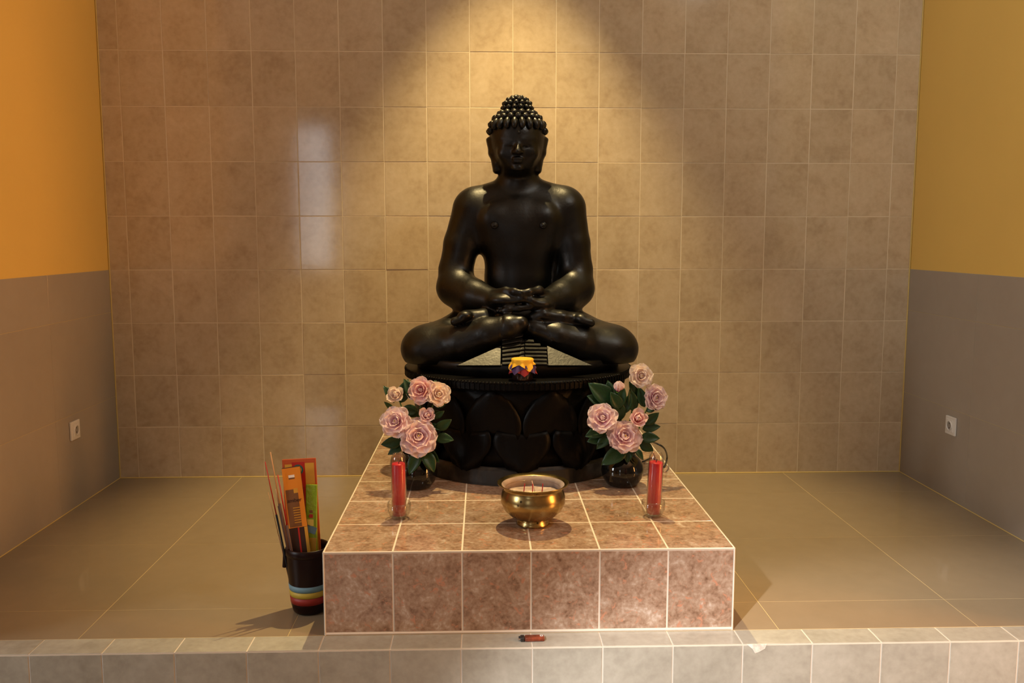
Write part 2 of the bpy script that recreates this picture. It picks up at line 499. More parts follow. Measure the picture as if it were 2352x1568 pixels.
def mat_statue():
    m, nt, b = new_mat('black_polished_stone')
    setc(b, (0.0025, 0.0022, 0.0014), 0.40, 0.0, 0.40)
    N, L = nt.nodes.new, nt.links.new
    tc = N('ShaderNodeTexCoord')
    n1 = N('ShaderNodeTexNoise'); n1.inputs['Scale'].default_value = 90; n1.inputs['Detail'].default_value = 6
    L(tc.outputs['Object'], n1.inputs['Vector'])
    bp = N('ShaderNodeBump'); bp.inputs['Strength'].default_value = 0.22; bp.inputs['Distance'].default_value = 0.003
    L(n1.outputs['Fac'], bp.inputs['Height']); L(bp.outputs['Normal'], b.inputs['Normal'])
    n2 = N('ShaderNodeTexNoise'); n2.inputs['Scale'].default_value = 14; n2.inputs['Detail'].default_value = 8
    L(tc.outputs['Object'], n2.inputs['Vector'])
    mr = N('ShaderNodeMapRange'); mr.inputs[1].default_value = 0.3; mr.inputs[2].default_value = 0.7
    mr.inputs[3].default_value = 0.31; mr.inputs[4].default_value = 0.47
    L(n2.outputs['Fac'], mr.inputs[0]); L(mr.outputs[0], b.inputs['Roughness'])
    return m
M_STONE = mat_statue()
STX, STY = 0.069, -0.67
DISC_Z = 0.64
statue = thing('seated_statue', (STX, STY, DISC_Z), 'black polished stone figure meditating cross-legged with hands in its lap', 'statue')

F = Field((-0.46, -1.10, 0.63), (0.62, -0.36, 1.73), 0.005)
V3 = lambda px_, py_, Y: tuple(S(px_, py_, Y))
# torso
F.ell(V3(1191, 735, -.60), (0.235, 0.19, 0.125), 0)
F.ell(V3(1190, 640, -.61), (0.138, 0.112, 0.20), 0.05)
F.ell(V3(1192, 525, -.62), (0.185, 0.125, 0.165), 0.05)
F.cone(V3(1135, 500, -.665), V3(1160, 525, -.66), 0.070, 0.062, 0.03)
F.cone(V3(1248, 500, -.665), V3(1224, 525, -.66), 0.070, 0.062, 0.03)
F.cone(V3(1098, 476, -.60), V3(1290, 474, -.60), 0.070, 0.070, 0.04)
F.cone(V3(1191, 432, -.60), V3(1098, 470, -.605), 0.062, 0.066, 0.04)
F.cone(V3(1191, 432, -.60), V3(1288, 468, -.605), 0.062, 0.066, 0.04)
# neck and head
F.cone(V3(1190, 430, -.60), V3(1189, 350, -.635), 0.080, 0.074, 0.025)
F.ell(V3(1188, 308, -.64), (0.106, 0.122, 0.088), 0.01)
F.ell(V3(1189, 340, -.655), (0.099, 0.108, 0.100), 0.03)
F.ell(V3(1189, 372, -.685), (0.062, 0.066, 0.048), 0.03)
F.ell(V3(1188, 251, -.63), (0.052, 0.054, 0.042), 0.012)
# face
F.cone(V3(1189, 322, -.752), V3(1189, 347, -.777), 0.008, 0.014, 0.010)
F.ell(V3(1181, 349, -.766), (0.010, 0.011, 0.008), 0.006)
F.ell(V3(1198, 349, -.766), (0.010, 0.011, 0.008), 0.006)
for sx_ in (-1, 1):
    F.cone(V3(1189 + sx_ * 9, 321, -.757), V3(1189 + sx_ * 38, 318, -.735), 0.006, 0.005, 0.012)
    F.ell(V3(1189 + sx_ * 24, 331, -.738), (0.022, 0.015, 0.010), 0.005)
    F.ell(V3(1189 + sx_ * 24, 337, -.758), (0.024, 0.010, 0.003), 0.004, sub=True)
    F.ell(V3(1189 + sx_ * 30, 352, -.725), (0.028, 0.022, 0.026), 0.02)
    # long-lobed ears
    c0 = 1188
    F.chain([V3(c0 + sx_ * 62, 322, -.635), V3(c0 + sx_ * 58, 352, -.64), V3(c0 + sx_ * 50, 376, -.645), V3(c0 + sx_ * 48, 391, -.645)],
            [0.0145, 0.013, 0.0125, 0.015], 0.008, sq=(1, 0.5, 1))
    F.cone(V3(c0 + sx_ * 68, 321, -.630), V3(c0 + sx_ * 58, 352, -.632), 0.006, 0.006, 0.008, sq=(1, 0.4, 1))
F.ell(V3(1189, 364, -.762), (0.024, 0.012, 0.0065), 0.004)
F.ell(V3(1189, 371, -.760), (0.020, 0.012, 0.0070), 0.004)
F.cone(V3(1170, 367.5, -.770), V3(1208, 367.5, -.770), 0.0025, 0.0025, 0.003, sub=True)
F.ell(V3(1189, 386, -.742), (0.022, 0.016, 0.013), 0.012)
# arms
F.chain([V3(1084, 484, -.61), V3(1060, 560, -.62), V3(1047, 620, -.63), V3(1049, 658, -.655)], [0.078, 0.071, 0.068, 0.081], 0.04)
F.chain([V3(1049, 660, -.66), V3(1090, 680, -.74), V3(1138, 692, -.82)], [0.078, 0.066, 0.046], 0.015)
F.chain([V3(1302, 482, -.61), V3(1314, 560, -.62), V3(1322, 620, -.63), V3(1320, 660, -.655)], [0.076, 0.072, 0.068, 0.079], 0.04)
F.chain([V3(1320, 662, -.66), V3(1290, 682, -.74), V3(1252, 694, -.82)], [0.077, 0.065, 0.046], 0.015)
# robe hanging between the covered arm and the side
F.chain([V3(1278, 540, -.60), V3(1288, 600, -.60), V3(1290, 650, -.62)], [0.055, 0.050, 0.050], 0.03, sq=(1, 1.2, 1))
# hands: the one by the gap lies on top, palms up, thumb tips meeting
F.ell(V3(1158, 688, -.865), (0.060, 0.052, 0.027), 0.02)
F.ell(V3(1236, 697, -.865), (0.058, 0.052, 0.027), 0.02)
for q in range(4):
    yy = -.825 - q * 0.026
    L_ = (1.0, 1.1, 1.06, 0.9)[3 - q]
    F.chain([V3(1176, 690, yy), V3(1176 + 24 * L_, 686, yy - .004), V3(1176 + 46 * L_, 690, yy - .004), V3(1176 + 60 * L_, 696, yy)],
            [0.0135, 0.0125, 0.0115, 0.0095], 0.006)
    F.chain([V3(1216, 705, yy + .002), V3(1216 - 26 * L_, 708, yy), V3(1216 - 50 * L_, 711, yy), V3(1216 - 66 * L_, 714, yy)],
            [0.0135, 0.0125, 0.0115, 0.0095], 0.006)
F.chain([V3(1140, 674, -.835), V3(1162, 668, -.875), V3(1182, 669, -.905), V3(1196, 672, -.915)], [0.019, 0.015, 0.0125, 0.0100], 0.008)
F.chain([V3(1250, 678, -.835), V3(1238, 666, -.870), V3(1216, 670, -.905), V3(1201, 672, -.915)], [0.019, 0.016, 0.0125, 0.0100], 0.008)
# legs
for kx, kz, hx, an in ((985, 800, 1130, -1), (1402, 800, 1252, 1)):
    F.chain([V3(hx, 770, -.60), V3((hx + kx) / 2, 778, -.70), V3(kx, kz, -.79)], [0.110, 0.105, 0.090], 0.05)
    F.ell(V3(kx, kz, -.80), (0.108, 0.115, 0.088), 0.03)
F.chain([V3(1000, 800, -.82), V3(1060, 787, -.870), V3(1120, 767, -.900), V3(1170, 751, -.918), V3(1196, 742, -.925)], [0.082, 0.073, 0.062, 0.048, 0.030], 0.03)
F.chain([V3(1388, 800, -.82), V3(1330, 786, -.865), V3(1280, 772, -.885), V3(1230, 756, -.885), V3(1200, 750, -.875)], [0.080, 0.068, 0.056, 0.038, 0.028], 0.03)
# soles of the feet turned up on the thighs
F.chain([V3(1145, 724, -.82), V3(1110, 726, -.85), V3(1070, 727, -.87)], [0.028, 0.028, 0.026], 0.006, sq=(1, 0.75, 1))
F.chain([V3(1226, 728, -.88), V3(1246, 722, -.875), V3(1290, 728, -.87), V3(1332, 732, -.86)], [0.022, 0.029, 0.025, 0.024], 0.006, sq=(1, 0.75, 1))
for q in range(5):
    yy = -.905 + q * 0.021
    r = (0.017, 0.0135, 0.0125, 0.0115, 0.0105)[q]
    F.chain([V3(1066, 731, yy), V3(1044 + q * 2, 738, yy)], [r * .85, r], 0.004)
    F.chain([V3(1336, 735, yy), V3(1357 - q * 2, 741, yy)], [r * .85, r], 0.004)
F.ell(V3(1068, 724, -.90), (0.028, 0.026, 0.018), 0.006)
F.ell(V3(1334, 730, -.89), (0.026, 0.026, 0.018), 0.006)
# carved hems: a groove round each shin and a joint where the shins cross
def groove(c, r, nrm, wdt=0.0035, dep=0.004):
    sl, (x, y, z) = F.win(np.array(c) - r - .02, np.array(c) + r + .02)
    n = np.array(nrm) / np.linalg.norm(nrm)
    t = (x - c[0]) * n[0] + (y - c[1]) * n[1] + (z - c[2]) * n[2]
    rad = np.sqrt((x - c[0]) ** 2 + (y - c[1]) ** 2 + (z - c[2]) ** 2)
    f = F.F[sl]
    F.F[sl] = np.where((np.abs(t) < wdt) & (rad < r), f + dep * (1 - np.abs(t) / wdt), f)
groove(V3(1148, 757, -.915), 0.09, (1, 0.1, -0.12))
groove(V3(1264, 768, -.885), 0.08, (1, -0.1, 0.5))
F.F[:, :, F.ax[2] < 0.668] = 0.05
V, Q = surface_net(F.F, F.lo, F.h)
me = bpy.data.meshes.new('statue_body')
me.from_pydata(V.tolist(), [], Q.tolist())
me.update()
bm = bmesh.new(); bm.from_mesh(me)
bmesh.ops.smooth_vert(bm, verts=bm.verts, factor=0.5, use_axis_x=True, use_axis_y=True, use_axis_z=True)
bmesh.ops.smooth_vert(bm, verts=bm.verts, factor=0.5, use_axis_x=True, use_axis_y=True, use_axis_z=True)
bmesh.ops.recalc_face_normals(bm, faces=bm.faces)
bm.to_mesh(me); bm.free()
body = ob('body', me, M_STONE, statue, smooth=True)

# seat slab the figure is carved on
def ellipse_slab(rx, ry, z0, z1, n=72, bev=0.008):
    bm = bmesh.new()
    a = [bm.verts.new((rx * math.cos(2 * PI * i / n), ry * math.sin(2 * PI * i / n), z0)) for i in range(n)]
    f = bm.faces.new(a)
    e = bmesh.ops.extrude_face_region(bm, geom=[f])
    for v in e['geom']:
        if isinstance(v, bmesh.types.BMVert): v.co.z = z1
    top = [ed for ed in bm.edges if all(abs(v.co.z - z1) < 1e-6 for v in ed.verts)]
    bmesh.ops.bevel(bm, geom=top, offset=bev, segments=3, affect='EDGES', profile=0.5)
    return bm_mesh(bm)
ob('seat_slab', ellipse_slab(0.405, 0.36, DISC_Z + 0.001, 0.690), M_STONE, statue, Matrix.Translation((STX, STY, 0)), smooth=True)

# hair curls
curl_me = lathe_me([(0, 0.0125), (0.004, 0.0118), (0.0050, 0.0098), (0.0064, 0.0100), (0.0095, 0.0072), (0.0118, 0.001), (0.0112, -0.005), (0.0, -0.009)], 12)
drop_me = lathe_me([(0, 0.013), (0.006, 0.0115), (0.0105, 0.006), (0.0115, 0.0), (0.010, -0.006), (0.0, -0.009)], 12)
for m_ in (curl_me, drop_me):
    m_.materials.append(M_STONE)
    for p in m_.polygons: p.use_smooth = True
def add_curl(p, n, me_=curl_me, sc=1.0, stretch=1.0):
    q = Vector(n).to_track_quat('Z', 'Y').to_matrix().to_4x4()
    ob('hair_curl', me_, None, statue, Matrix.Translation(p) @ q @ Matrix.Diagonal((sc, sc * stretch, sc, 1)))
HC = Vector(V3(1188, 306, -.645)); HR = Vector((0.109, 0.125, 0.092))
for row, lat in enumerate((4, 20, 36, 51)):
    la = math.radians(lat)
    n = int(2 * PI * 0.115 * math.cos(la) / 0.0300)
    for i in range(n):
        a = 2 * PI * (i + 0.5 * (row % 2)) / n - PI / 2
        d = Vector((math.cos(a) * math.cos(la), math.sin(a) * math.cos(la), math.sin(la)))
        if row == 0 and math.sin(a) < -0.45: continue
        p = HC + Vector((d.x * HR.x, d.y * HR.y, d.z * HR.z))
        nn = Vector((d.x / HR.x, d.y / HR.y, d.z / HR.z)).normalized()
        if row == 1 and math.sin(a) < -0.4:
            p.z -= 0.004
            add_curl(p, nn, drop_me, 1.2, 1.8)
        else:
            add_curl(p, nn, curl_me, 1.18)
for lat in (-13, -30):
    la = math.radians(lat)
    for i in range(11):
        a = math.radians(8 + 164 * i / 10)
        d = Vector((math.cos(a) * math.cos(la), math.sin(a) * math.cos(la), math.sin(la)))
        p = HC + Vector((d.x * HR.x, d.y * HR.y, d.z * 0.12))
        add_curl(p, d, curl_me, 1.18)
UC = Vector(V3(1188, 251, -.63)); UR = Vector((0.055, 0.057, 0.045))
for row, lat in enumerate((4, 26, 48, 70, 90)):
    la = math.radians(lat)
    n = max(1, int(2 * PI * 0.055 * math.cos(la) / 0.0235))
    for i in range(n):
        a = 2 * PI * (i + 0.5 * (row % 2)) / n
        d = Vector((math.cos(a) * math.cos(la), math.sin(a) * math.cos(la), math.sin(la)))
        add_curl(UC + Vector((d.x * UR.x, d.y * UR.y, d.z * UR.z)), d, curl_me, 0.95)
fh = Vector(V3(1192, 304, -.763))
ob('forehead_dot', lathe_me([(0, 0.006), (0.005, 0.0045), (0.0075, 0.0), (0, -0.004)], 14), M_STONE, statue,
   Matrix.Translation(fh) @ Matrix.Rotation(PI / 2, 4, 'X'), smooth=True)
nip = lathe_me([(0, 0.007), (0.0045, 0.006), (0.006, 0.002), (0.0075, 0.0025), (0.011, 0.0), (0.0, -0.01)], 16)
nip.materials.append(M_STONE)
for p in nip.polygons: p.use_smooth = True
for px_ in (1136, 1248):
    ob('nipple', nip, None, statue, Matrix.Translation(V3(px_, 517, -.741)) @ Matrix.Rotation(PI / 2, 4, 'X') @ Matrix.Scale(1.35, 4))

# folded cloth fanned out in front of the crossed shins
def wedge(name, tri_px, th=0.012):
    top = [Vector(p) for p in tri_px]
    n = (top[1] - top[0]).cross(top[2] - top[0]).normalized()
    if n.z < 0: n = -n
    vv = top + [p - n * th for p in top]
    k = len(top)
    ff = [tuple(range(k)), tuple(range(2 * k - 1, k - 1, -1))] + [(i, k + i, k + (i + 1) % k, (i + 1) % k) for i in range(k)]
    me_ = mesh(vv, ff)
    bm = bmesh.new(); bm.from_mesh(me_); bmesh.ops.recalc_face_normals(bm, faces=bm.faces)
    bmesh.ops.bevel(bm, geom=bm.edges[:], offset=0.0012, segments=1, affect='EDGES')
    bm.to_mesh(me_); bm.free()
    return ob(name, me_, M_STONE, statue)
def fan(px_, py_, lift=0.0):
    """point of the sloping cloth: its foot on the slab edge, its upper end against the shins"""
    y0, yb = 838.0, -1.030
    Y = yb + (y0 - py_) * 0.00150
    return S(px_, py_, Y) + Vector((0, -0.006, 0.006)) * lift
wedge('cloth_panel', [fan(1048, 839), fan(1150, 839), fan(1151, 793)])
wedge('cloth_panel', [fan(1259, 839), fan(1362, 839), fan(1256, 793)])
for q in range(7):
    yb = 839 - q * 9.2
    wedge('pleat', [fan(1153, yb, .9), fan(1188 + q * 2, yb - 2 - q * 1.2, .9), fan(1190 + q * 2, yb - 9 - q * 1.6, .15), fan(1153, yb - 8.4, .15)], 0.006)
for q in range(7):
    yb = 839 - q * 8.6
    x1 = 1257 - max(0, q - 4) * 15
    wedge('pleat', [fan(1206, yb - 1, .9), fan(x1, yb, .9), fan(x1 - 1, yb - 7.6, .15), fan(1205, yb - 8.2, .15)], 0.006)
    wedge('pleat', [fan(1189 + q, yb + 5 - q, .6), fan(1205, yb - 1, .8), fan(1204, yb - 8, .1), fan(1190 + q, yb - 2 - q, .1)], 0.006)

# ------------------------------------------------------------------ round stone pedestal
M_PED = plain('black_pedestal_stone', (0.002, 0.0017, 0.0016), 0.42, spec=0.12, bump=0.25, scale=60)
def dusty():
    m, nt, b = new_mat('dusty_pedestal_foot')
    setc(b, (0.01, 0.01, 0.01), 0.6)
    N, L = nt.nodes.new, nt.links.new
    tc = N('ShaderNodeTexCoord'); nz = N('ShaderNodeTexNoise'); nz.inputs['Scale'].default_value = 9; nz.inputs['Detail'].default_value = 6
    L(tc.outputs['Object'], nz.inputs['Vector'])
    r = N('ShaderNodeValToRGB'); r.color_ramp.elements[0].position = 0.5; r.color_ramp.elements[1].position = 0.68
    r.color_ramp.elements[0].color = (0.011, 0.010, 0.009, 1); r.color_ramp.elements[1].color = (0.085, 0.068, 0.055, 1)
    L(nz.outputs['Fac'], r.inputs['Fac']); L(r.outputs['Color'], b.inputs['Base Color'])
    return m
M_DUST = dusty()
ped = thing('statue_pedestal', (STX, STY, PH), 'round black stone pedestal carved with lotus petals under the seated figure', 'pedestal')
PM = Matrix.Translation((STX, STY, 0))
disc = ob('top_disc', lathe_me([(0, DISC_Z), (0.448, DISC_Z), (0.452, DISC_Z - 0.006), (0.452, DISC_Z - 0.030), (0.43, DISC_Z - 0.040), (0, DISC_Z - 0.040)], 96), M_PED, ped, PM)
ob('drum', lathe_me([(0, DISC_Z - 0.038), (0.425, DISC_Z - 0.038), (0.40, 0.54), (0.385, 0.44), (0.385, 0.36), (0.40, 0.31), (0.0, 0.31)], 80), M_PED, ped, PM, smooth=True)
ob('foot', lathe_me([(0, 0.315), (0.405, 0.315), (0.418, 0.305), (0.422, 0.26), (0.422, PH + 0.001), (0, PH + 0.001)], 80), M_DUST, ped, PM)
# beads along the rim of the disc, too small to pick apart
bm = bmesh.new()
for i in range(210):
    a = 2 * PI * i / 210
    bmesh.ops.create_icosphere(bm, subdivisions=1, radius=0.0058, matrix=Matrix.Translation((0.451 * math.cos(a), 0.451 * math.sin(a), DISC_Z - 0.006)))
beads = ob('bead_rim', bm_mesh(bm), M_PED, disc, PM, smooth=True); beads['kind'] = 'stuff'
bm = bmesh.new()
for i in range(150):
    a = 2 * PI * i / 150
    bmesh.ops.create_cube(bm, size=1.0, matrix=Matrix.Rotation(a, 4, 'Z') @ Matrix.Translation((0.449, 0, DISC_Z - 0.020)) @ Matrix.Diagonal((0.012, 0.008, 0.022, 1)))
fl = ob('fluting', bm_mesh(bm), M_PED, disc, PM); fl['kind'] = 'stuff'
# lotus petals in two tiers
def lotus_petal(hh, ww, out):
    vv, ff = [], []
    nu, nv = 9, 9
    for i in range(nv):
        v = i / (nv - 1)
        wd = ww * (math.sin(PI * min(1, 0.30 + 0.70 * v)) ** 0.6 if v < 0.999 else 0.02)
        for j in range(nu):
            u = -1 + 2 * j / (nu - 1)
            vv.append((out * (1 - u * u) * (0.35 + 0.65 * v) + 0.010 * v * v + (0.006 if abs(u) > 0.85 else 0), u * wd, hh * (v - 0.08 * u * u)))
    for i in range(nv - 1):
        for j in range(nu - 1):
            a = i * nu + j
            ff.append((a, a + 1, a + nu + 1, a + nu))
    me_ = mesh(vv, ff)
    bm = bmesh.new(); bm.from_mesh(me_)
    bmesh.ops.solidify(bm, geom=bm.faces[:], thickness=-0.014)
    bmesh.ops.recalc_face_normals(bm, faces=bm.faces)
    bm.to_mesh(me_); bm.free()
    for p in me_.polygons: p.use_smooth = True
    me_.materials.append(M_PED)
    return me_
pu, pd = lotus_petal(0.165, 0.105, 0.028), lotus_petal(0.135, 0.105, 0.024)
for i in range(12):
    a = 2 * PI * (i + 0.5) / 12 - PI / 2
    ob('lotus_petal', pu, None, ped, PM @ Matrix.Rotation(a, 4, 'Z') @ Matrix.Translation((0.383, 0, 0.435)))
    ob('lotus_petal', pd, None, ped, PM @ Matrix.Rotation(a + PI / 12, 4, 'Z') @ Matrix.Translation((0.388, 0, 0.440)) @ Matrix.Rotation(PI, 4, 'X'))

# ------------------------------------------------------------------ materials of the small things
M_BLACKGLAZE = plain('black_glazed_ceramic', (0.004, 0.004, 0.004), 0.07, spec=0.55)
M_STEM = plain('green_stem', (0.05, 0.12, 0.02), 0.5)
M_SEPAL = plain('bright_green_sepal', (0.22, 0.42, 0.03), 0.5)
M_LEAF = plain('dark_green_leaf', (0.012, 0.046, 0.012), 0.38, noise=0.3, scale=30, spec=0.4)
M_YSTAMEN = plain('yellow_stamen', (0.75, 0.5, 0.08), 0.6)
def petal_mat(name, edge, mid, base):
    m, nt, b = new_mat(name)
    N, L = nt.nodes.new, nt.links.new
    tc = N('ShaderNodeTexCoord'); sp = N('ShaderNodeSeparateXYZ')
    L(tc.outputs['Generated'], sp.inputs[0])
    nz = N('ShaderNodeTexNoise'); nz.inputs['Scale'].default_value = 5
    L(tc.outputs['Generated'], nz.inputs['Vector'])
    ad = N('ShaderNodeMath'); ad.operation = 'MULTIPLY_ADD'; ad.inputs[1].default_value = 0.25
    L(nz.outputs['Fac'], ad.inputs[0]); L(sp.outputs['Z'], ad.inputs[2])
    r = N('ShaderNodeValToRGB')
    e = r.color_ramp.elements
    e[0].position = 0.28; e[0].color = (*base, 1)
    e[1].position = 0.95; e[1].color = (*edge, 1)
    k = e.new(0.52); k.color = (*mid, 1)
    L(ad.outputs[0], r.inputs['Fac']); L(r.outputs['Color'], b.inputs['Base Color'])
    b.inputs['Roughness'].default_value = 0.6
    b.inputs['Specular IOR Level'].default_value = 0.2
    tr = N('ShaderNodeBsdfTranslucent'); L(r.outputs['Color'], tr.inputs['Color'])
    mx = N('ShaderNodeMixShader'); mx.inputs[0].default_value = 0.35
    L(b.outputs[0], mx.inputs[1]); L(tr.outputs[0], mx.inputs[2])
    L(mx.outputs[0], nt.nodes['Material Output'].inputs['Surface'])
    return m
M_PETAL = petal_mat('pale_pink_petal', (0.93, 0.78, 0.79), (0.88, 0.64, 0.71), (0.70, 0.10, 0.30))
M_PETALW = petal_mat('cream_petal', (0.93, 0.82, 0.74), (0.90, 0.74, 0.68), (0.72, 0.25, 0.28))
M_PETALP = petal_mat('deep_pink_centre_petal', (0.93, 0.72, 0.70), (0.90, 0.52, 0.54), (0.78, 0.06, 0.14))
M_WAX = plain('red_wax', (0.58, 0.015, 0.03), 0.35, spec=0.4)
def glass_mat(name, tint=(1, 1, 1)):
    m = bpy.data.materials.new(name); m.use_nodes = True
    nt = m.node_tree; nt.nodes.clear()
    N, L = nt.nodes.new, nt.links.new
    o = N('ShaderNodeOutputMaterial'); t = N('ShaderNodeBsdfTransparent'); g = N('ShaderNodeBsdfGlossy'); f = N('ShaderNodeLayerWeight'); mx = N('ShaderNodeMixShader')
    pw = N('ShaderNodeMath'); pw.operation = 'POWER'; pw.inputs[1].default_value = 2.2
    mr = N('ShaderNodeMapRange'); mr.inputs[3].default_value = 0.05; mr.inputs[4].default_value = 0.75
    t.inputs[0].default_value = (*tint, 1); g.inputs['Roughness'].default_value = 0.04; f.inputs[0].default_value = 0.5
    L(f.outputs['Facing'], pw.inputs[0]); L(pw.outputs[0], mr.inputs[0]); L(mr.outputs[0], mx.inputs[0])
    L(t.outputs[0], mx.inputs[1]); L(g.outputs[0], mx.inputs[2]); L(mx.outputs[0], o.inputs[0])
    return m
M_GLASS = glass_mat('clear_glass', (0.97, 0.97, 0.95))

# ------------------------------------------------------------------ vases of artificial flowers
def petal_mesh(width, cup, roll, ruff, seed):
    rnd = random.Random(seed)
    nu, nv = 9, 11
    ph = [rnd.uniform(0, 6.28) for _ in range(3)]
    vv, ff = [], []
    for i in range(nv):
        v = i / (nv - 1)
        wd = width * (0.20 + 0.80 * math.sin(PI / 2 * min(1, v / 0.62))) * (1 if v < 0.6 else max(0.06, 1 - ((v - 0.6) / 0.4) ** 2.6) ** 0.5)
        for j in range(nu):
            u = -1 + 2 * j / (nu - 1)
            x = u * wd
            z = v * (1 - 0.06 * u * u * v) + ruff * v * v * 0.5 * math.sin(3 * u + ph[0])
            y = -cup * (math.sin(PI * 0.85 * v) * 0.55) + cup * 0.5 * u * u * wd / width + roll * v ** 3 * -1.0 + ruff * v * v * math.sin(5 * u + ph[1])
            vv.append((x, y, z))
    for i in range(nv - 1):
        for j in range(nu - 1):
            a = i * nu + j
            ff.append((a, a + 1, a + nu + 1, a + nu))
    me_ = mesh(vv, ff)
    for p in me_.polygons: p.use_smooth = True
    return me_
PET = {}
def petal_set(mat):
    if mat.name not in PET:
        sets = [[petal_mesh(0.44, 0.36, -0.10, 0.03, 1), petal_mesh(0.40, 0.40, -0.12, 0.04, 2)],
                [petal_mesh(0.50, 0.30, 0.02, 0.05, 3), petal_mesh(0.46, 0.28, 0.04, 0.06, 4)],
                [petal_mesh(0.52, 0.24, 0.12, 0.07, 5), petal_mesh(0.48, 0.26, 0.16, 0.06, 6)]]
        for s_ in sets:
            for m_ in s_: m_.materials.append(mat)
        PET[mat.name] = sets
    return PET[mat.name]
def leaf_mesh():
    vv, ff = [], []
    n = 9
    for i in range(n):
        v = i / (n - 1)
        wd = 0.24 * math.sin(PI * v ** 0.85) ** 0.85 + 0.004
        zc = -0.16 * v * v
        for u in (-1, -0.5, 0, 0.5, 1):
            vv.append((u * wd, v, zc + 0.10 * abs(u) * wd / 0.24 + 0.012 * math.sin(9 * v + u * 2) * abs(u)))
    for i in range(n - 1):
        for j in range(4):
            a = i * 5 + j
            ff.append((a, a + 1, a + 6, a + 5))
    me_ = mesh(vv, ff)
    bm = bmesh.new(); bm.from_mesh(me_)
    bmesh.ops.solidify(bm, geom=bm.faces[:], thickness=0.008)
    bm.to_mesh(me_); bm.free()
    for p in me_.polygons: p.use_smooth = True
    me_.materials.append(M_LEAF)
    return me_
LEAF = leaf_mesh()
sepal_me = lathe_me([(0, -0.35), (0.10, -0.33), (0.22, -0.16), (0.30, 0.0), (0.26, 0.02), (0, -0.05)], 10)
sepal_me.materials.append(M_SEPAL)
for p in sepal_me.polygons: p.use_smooth = True

def leaf_at(parent, base, tip, roll=0.0, wide=1.0):
    base, tip = Vector(base), Vector(tip)
    d = tip - base
    L_ = d.length
    y = d.normalized()
    tocam = (CAM - base).normalized()
    z = (tocam - y * tocam.dot(y)).normalized()
    z = (Matrix.Rotation(roll, 3, y) @ z)
    x = y.cross(z)
    M = Matrix.Translation(base) @ Matrix((x, y, z)).transposed().to_4x4() @ Matrix.Diagonal((L_ * wide, L_, L_, 1))
    return ob('leaf', LEAF, None, parent, M)

def rose(vase_pos, head, R, face, label, group, mat=M_PETAL, kind='open', leaves=(), seed=0, name='artificial_rose'):
    rnd = random.Random(seed)
    head = Vector(head)
    R = R * 0.9
    root = Vector(vase_pos) + Vector((rnd.uniform(-.02, .02), rnd.uniform(-.02, .02), 0.05))
    t = thing(name, root, label, 'flower', group)
    f = Vector(face).normalized()
    Q_ = f.to_track_quat('Z', 'Y').to_matrix().to_4x4() @ Matrix.Rotation(rnd.uniform(0, 6), 4, 'Z')
    H = Matrix.Translation(head) @ Q_
    neck = head - f * R * 0.25
    mid = root.lerp(neck, 0.55) + Vector((0, 0.0, 0.02))
    stem = ob('stem', tube_me([root, mid, neck - f * 0.01, neck], [0.0028, 0.0024, 0.0022], 7, 6), M_STEM, t, smooth=True)
    ob('sepal', sepal_me, None, stem, H @ Matrix.Diagonal((R, R, R, 1)))
    sets = petal_set(mat)
    if kind == 'full': rows = [(4, 6, .46, 0, .03), (5, 18, .58, 0, .06), (6, 32, .72, 1, .09), (7, 46, .86, 1, .12), (8, 60, .96, 2, .14), (8, 74, 1.02, 2, .15)]
    elif kind == 'open': rows = [(4, 6, .52, 0, .03), (5, 22, .68, 1, .06), (6, 40, .84, 1, .09), (7, 56, .96, 2, .12), (6, 72, 1.06, 2, .13)]
    elif kind == 'cup': rows = [(4, 5, .85, 0, .03), (4, 24, .95, 1, .07), (4, 42, 1.05, 2, .10)]
    else: rows = [(3, -2, 1.25, 0, .02), (4, 10, 1.35, 0, .05)]
    for k, (n, op, ln, si, off) in enumerate(rows):
        a0 = rnd.uniform(0, 6)
        for i in range(n):
            a = a0 + 2 * PI * i / n + rnd.uniform(-.16, .16)
            o_ = math.radians(op + rnd.uniform(-6, 6))
            s_ = R * ln * rnd.uniform(.92, 1.07)
            M = H @ Matrix.Rotation(a, 4, 'Z') @ Matrix.Translation((0, -off * R, -0.12 * R + 0.02 * R * k)) @ Matrix.Rotation(o_, 4, 'X') @ Matrix.Diagonal((s_ * .95, s_, s_, 1))
            ob('petal', sets[si][rnd.randrange(2)], None, t, M)
    if kind in ('open', 'cup', 'full'):
        ob('stamen', lathe_me([(0, 0.35 * R), (0.05 * R, 0.33 * R), (0.06 * R, 0.25 * R), (0.02 * R, 0)], 8), M_YSTAMEN, t, H, smooth=True)
    for lf in leaves:
        leaf_at(t, *lf)
    return t

vase_prof = [(0, 0.001), (0.048, 0.001), (0.056, 0.006), (0.072, 0.030), (0.078, 0.056), (0.073, 0.082), (0.058, 0.103), (0.047, 0.112), (0.046, 0.120),
             (0.051, 0.127), (0.048, 0.129), (0.041, 0.121), (0.041, 0.112), (0.050, 0.100), (0.064, 0.080), (0.068, 0.056), (0.06, 0.025), (0, 0.012)]
vase_me = lathe_me(vase_prof, 48)
vase_me.materials.append(M_BLACKGLAZE)
for p in vase_me.polygons: p.use_smooth = True
VL = onz(956, 1118, PH); VR = onz(1429, 1113, PH)
tag(ob('flower_vase', vase_me, None, None, Matrix.Translation(VL)), 'round glossy black vase on the plinth corner toward the incense pot', 'vase', 'round black flower vases')
tag(ob('flower_vase', vase_me, None, None, Matrix.Translation(VR)), 'round glossy black vase on the plinth corner beside the loose black cable', 'vase', 'round black flower vases')
YL, YR = VL.y, VR.y
GL, GR = 'artificial roses in the vase toward the incense pot', 'artificial roses in the vase beside the black cable'
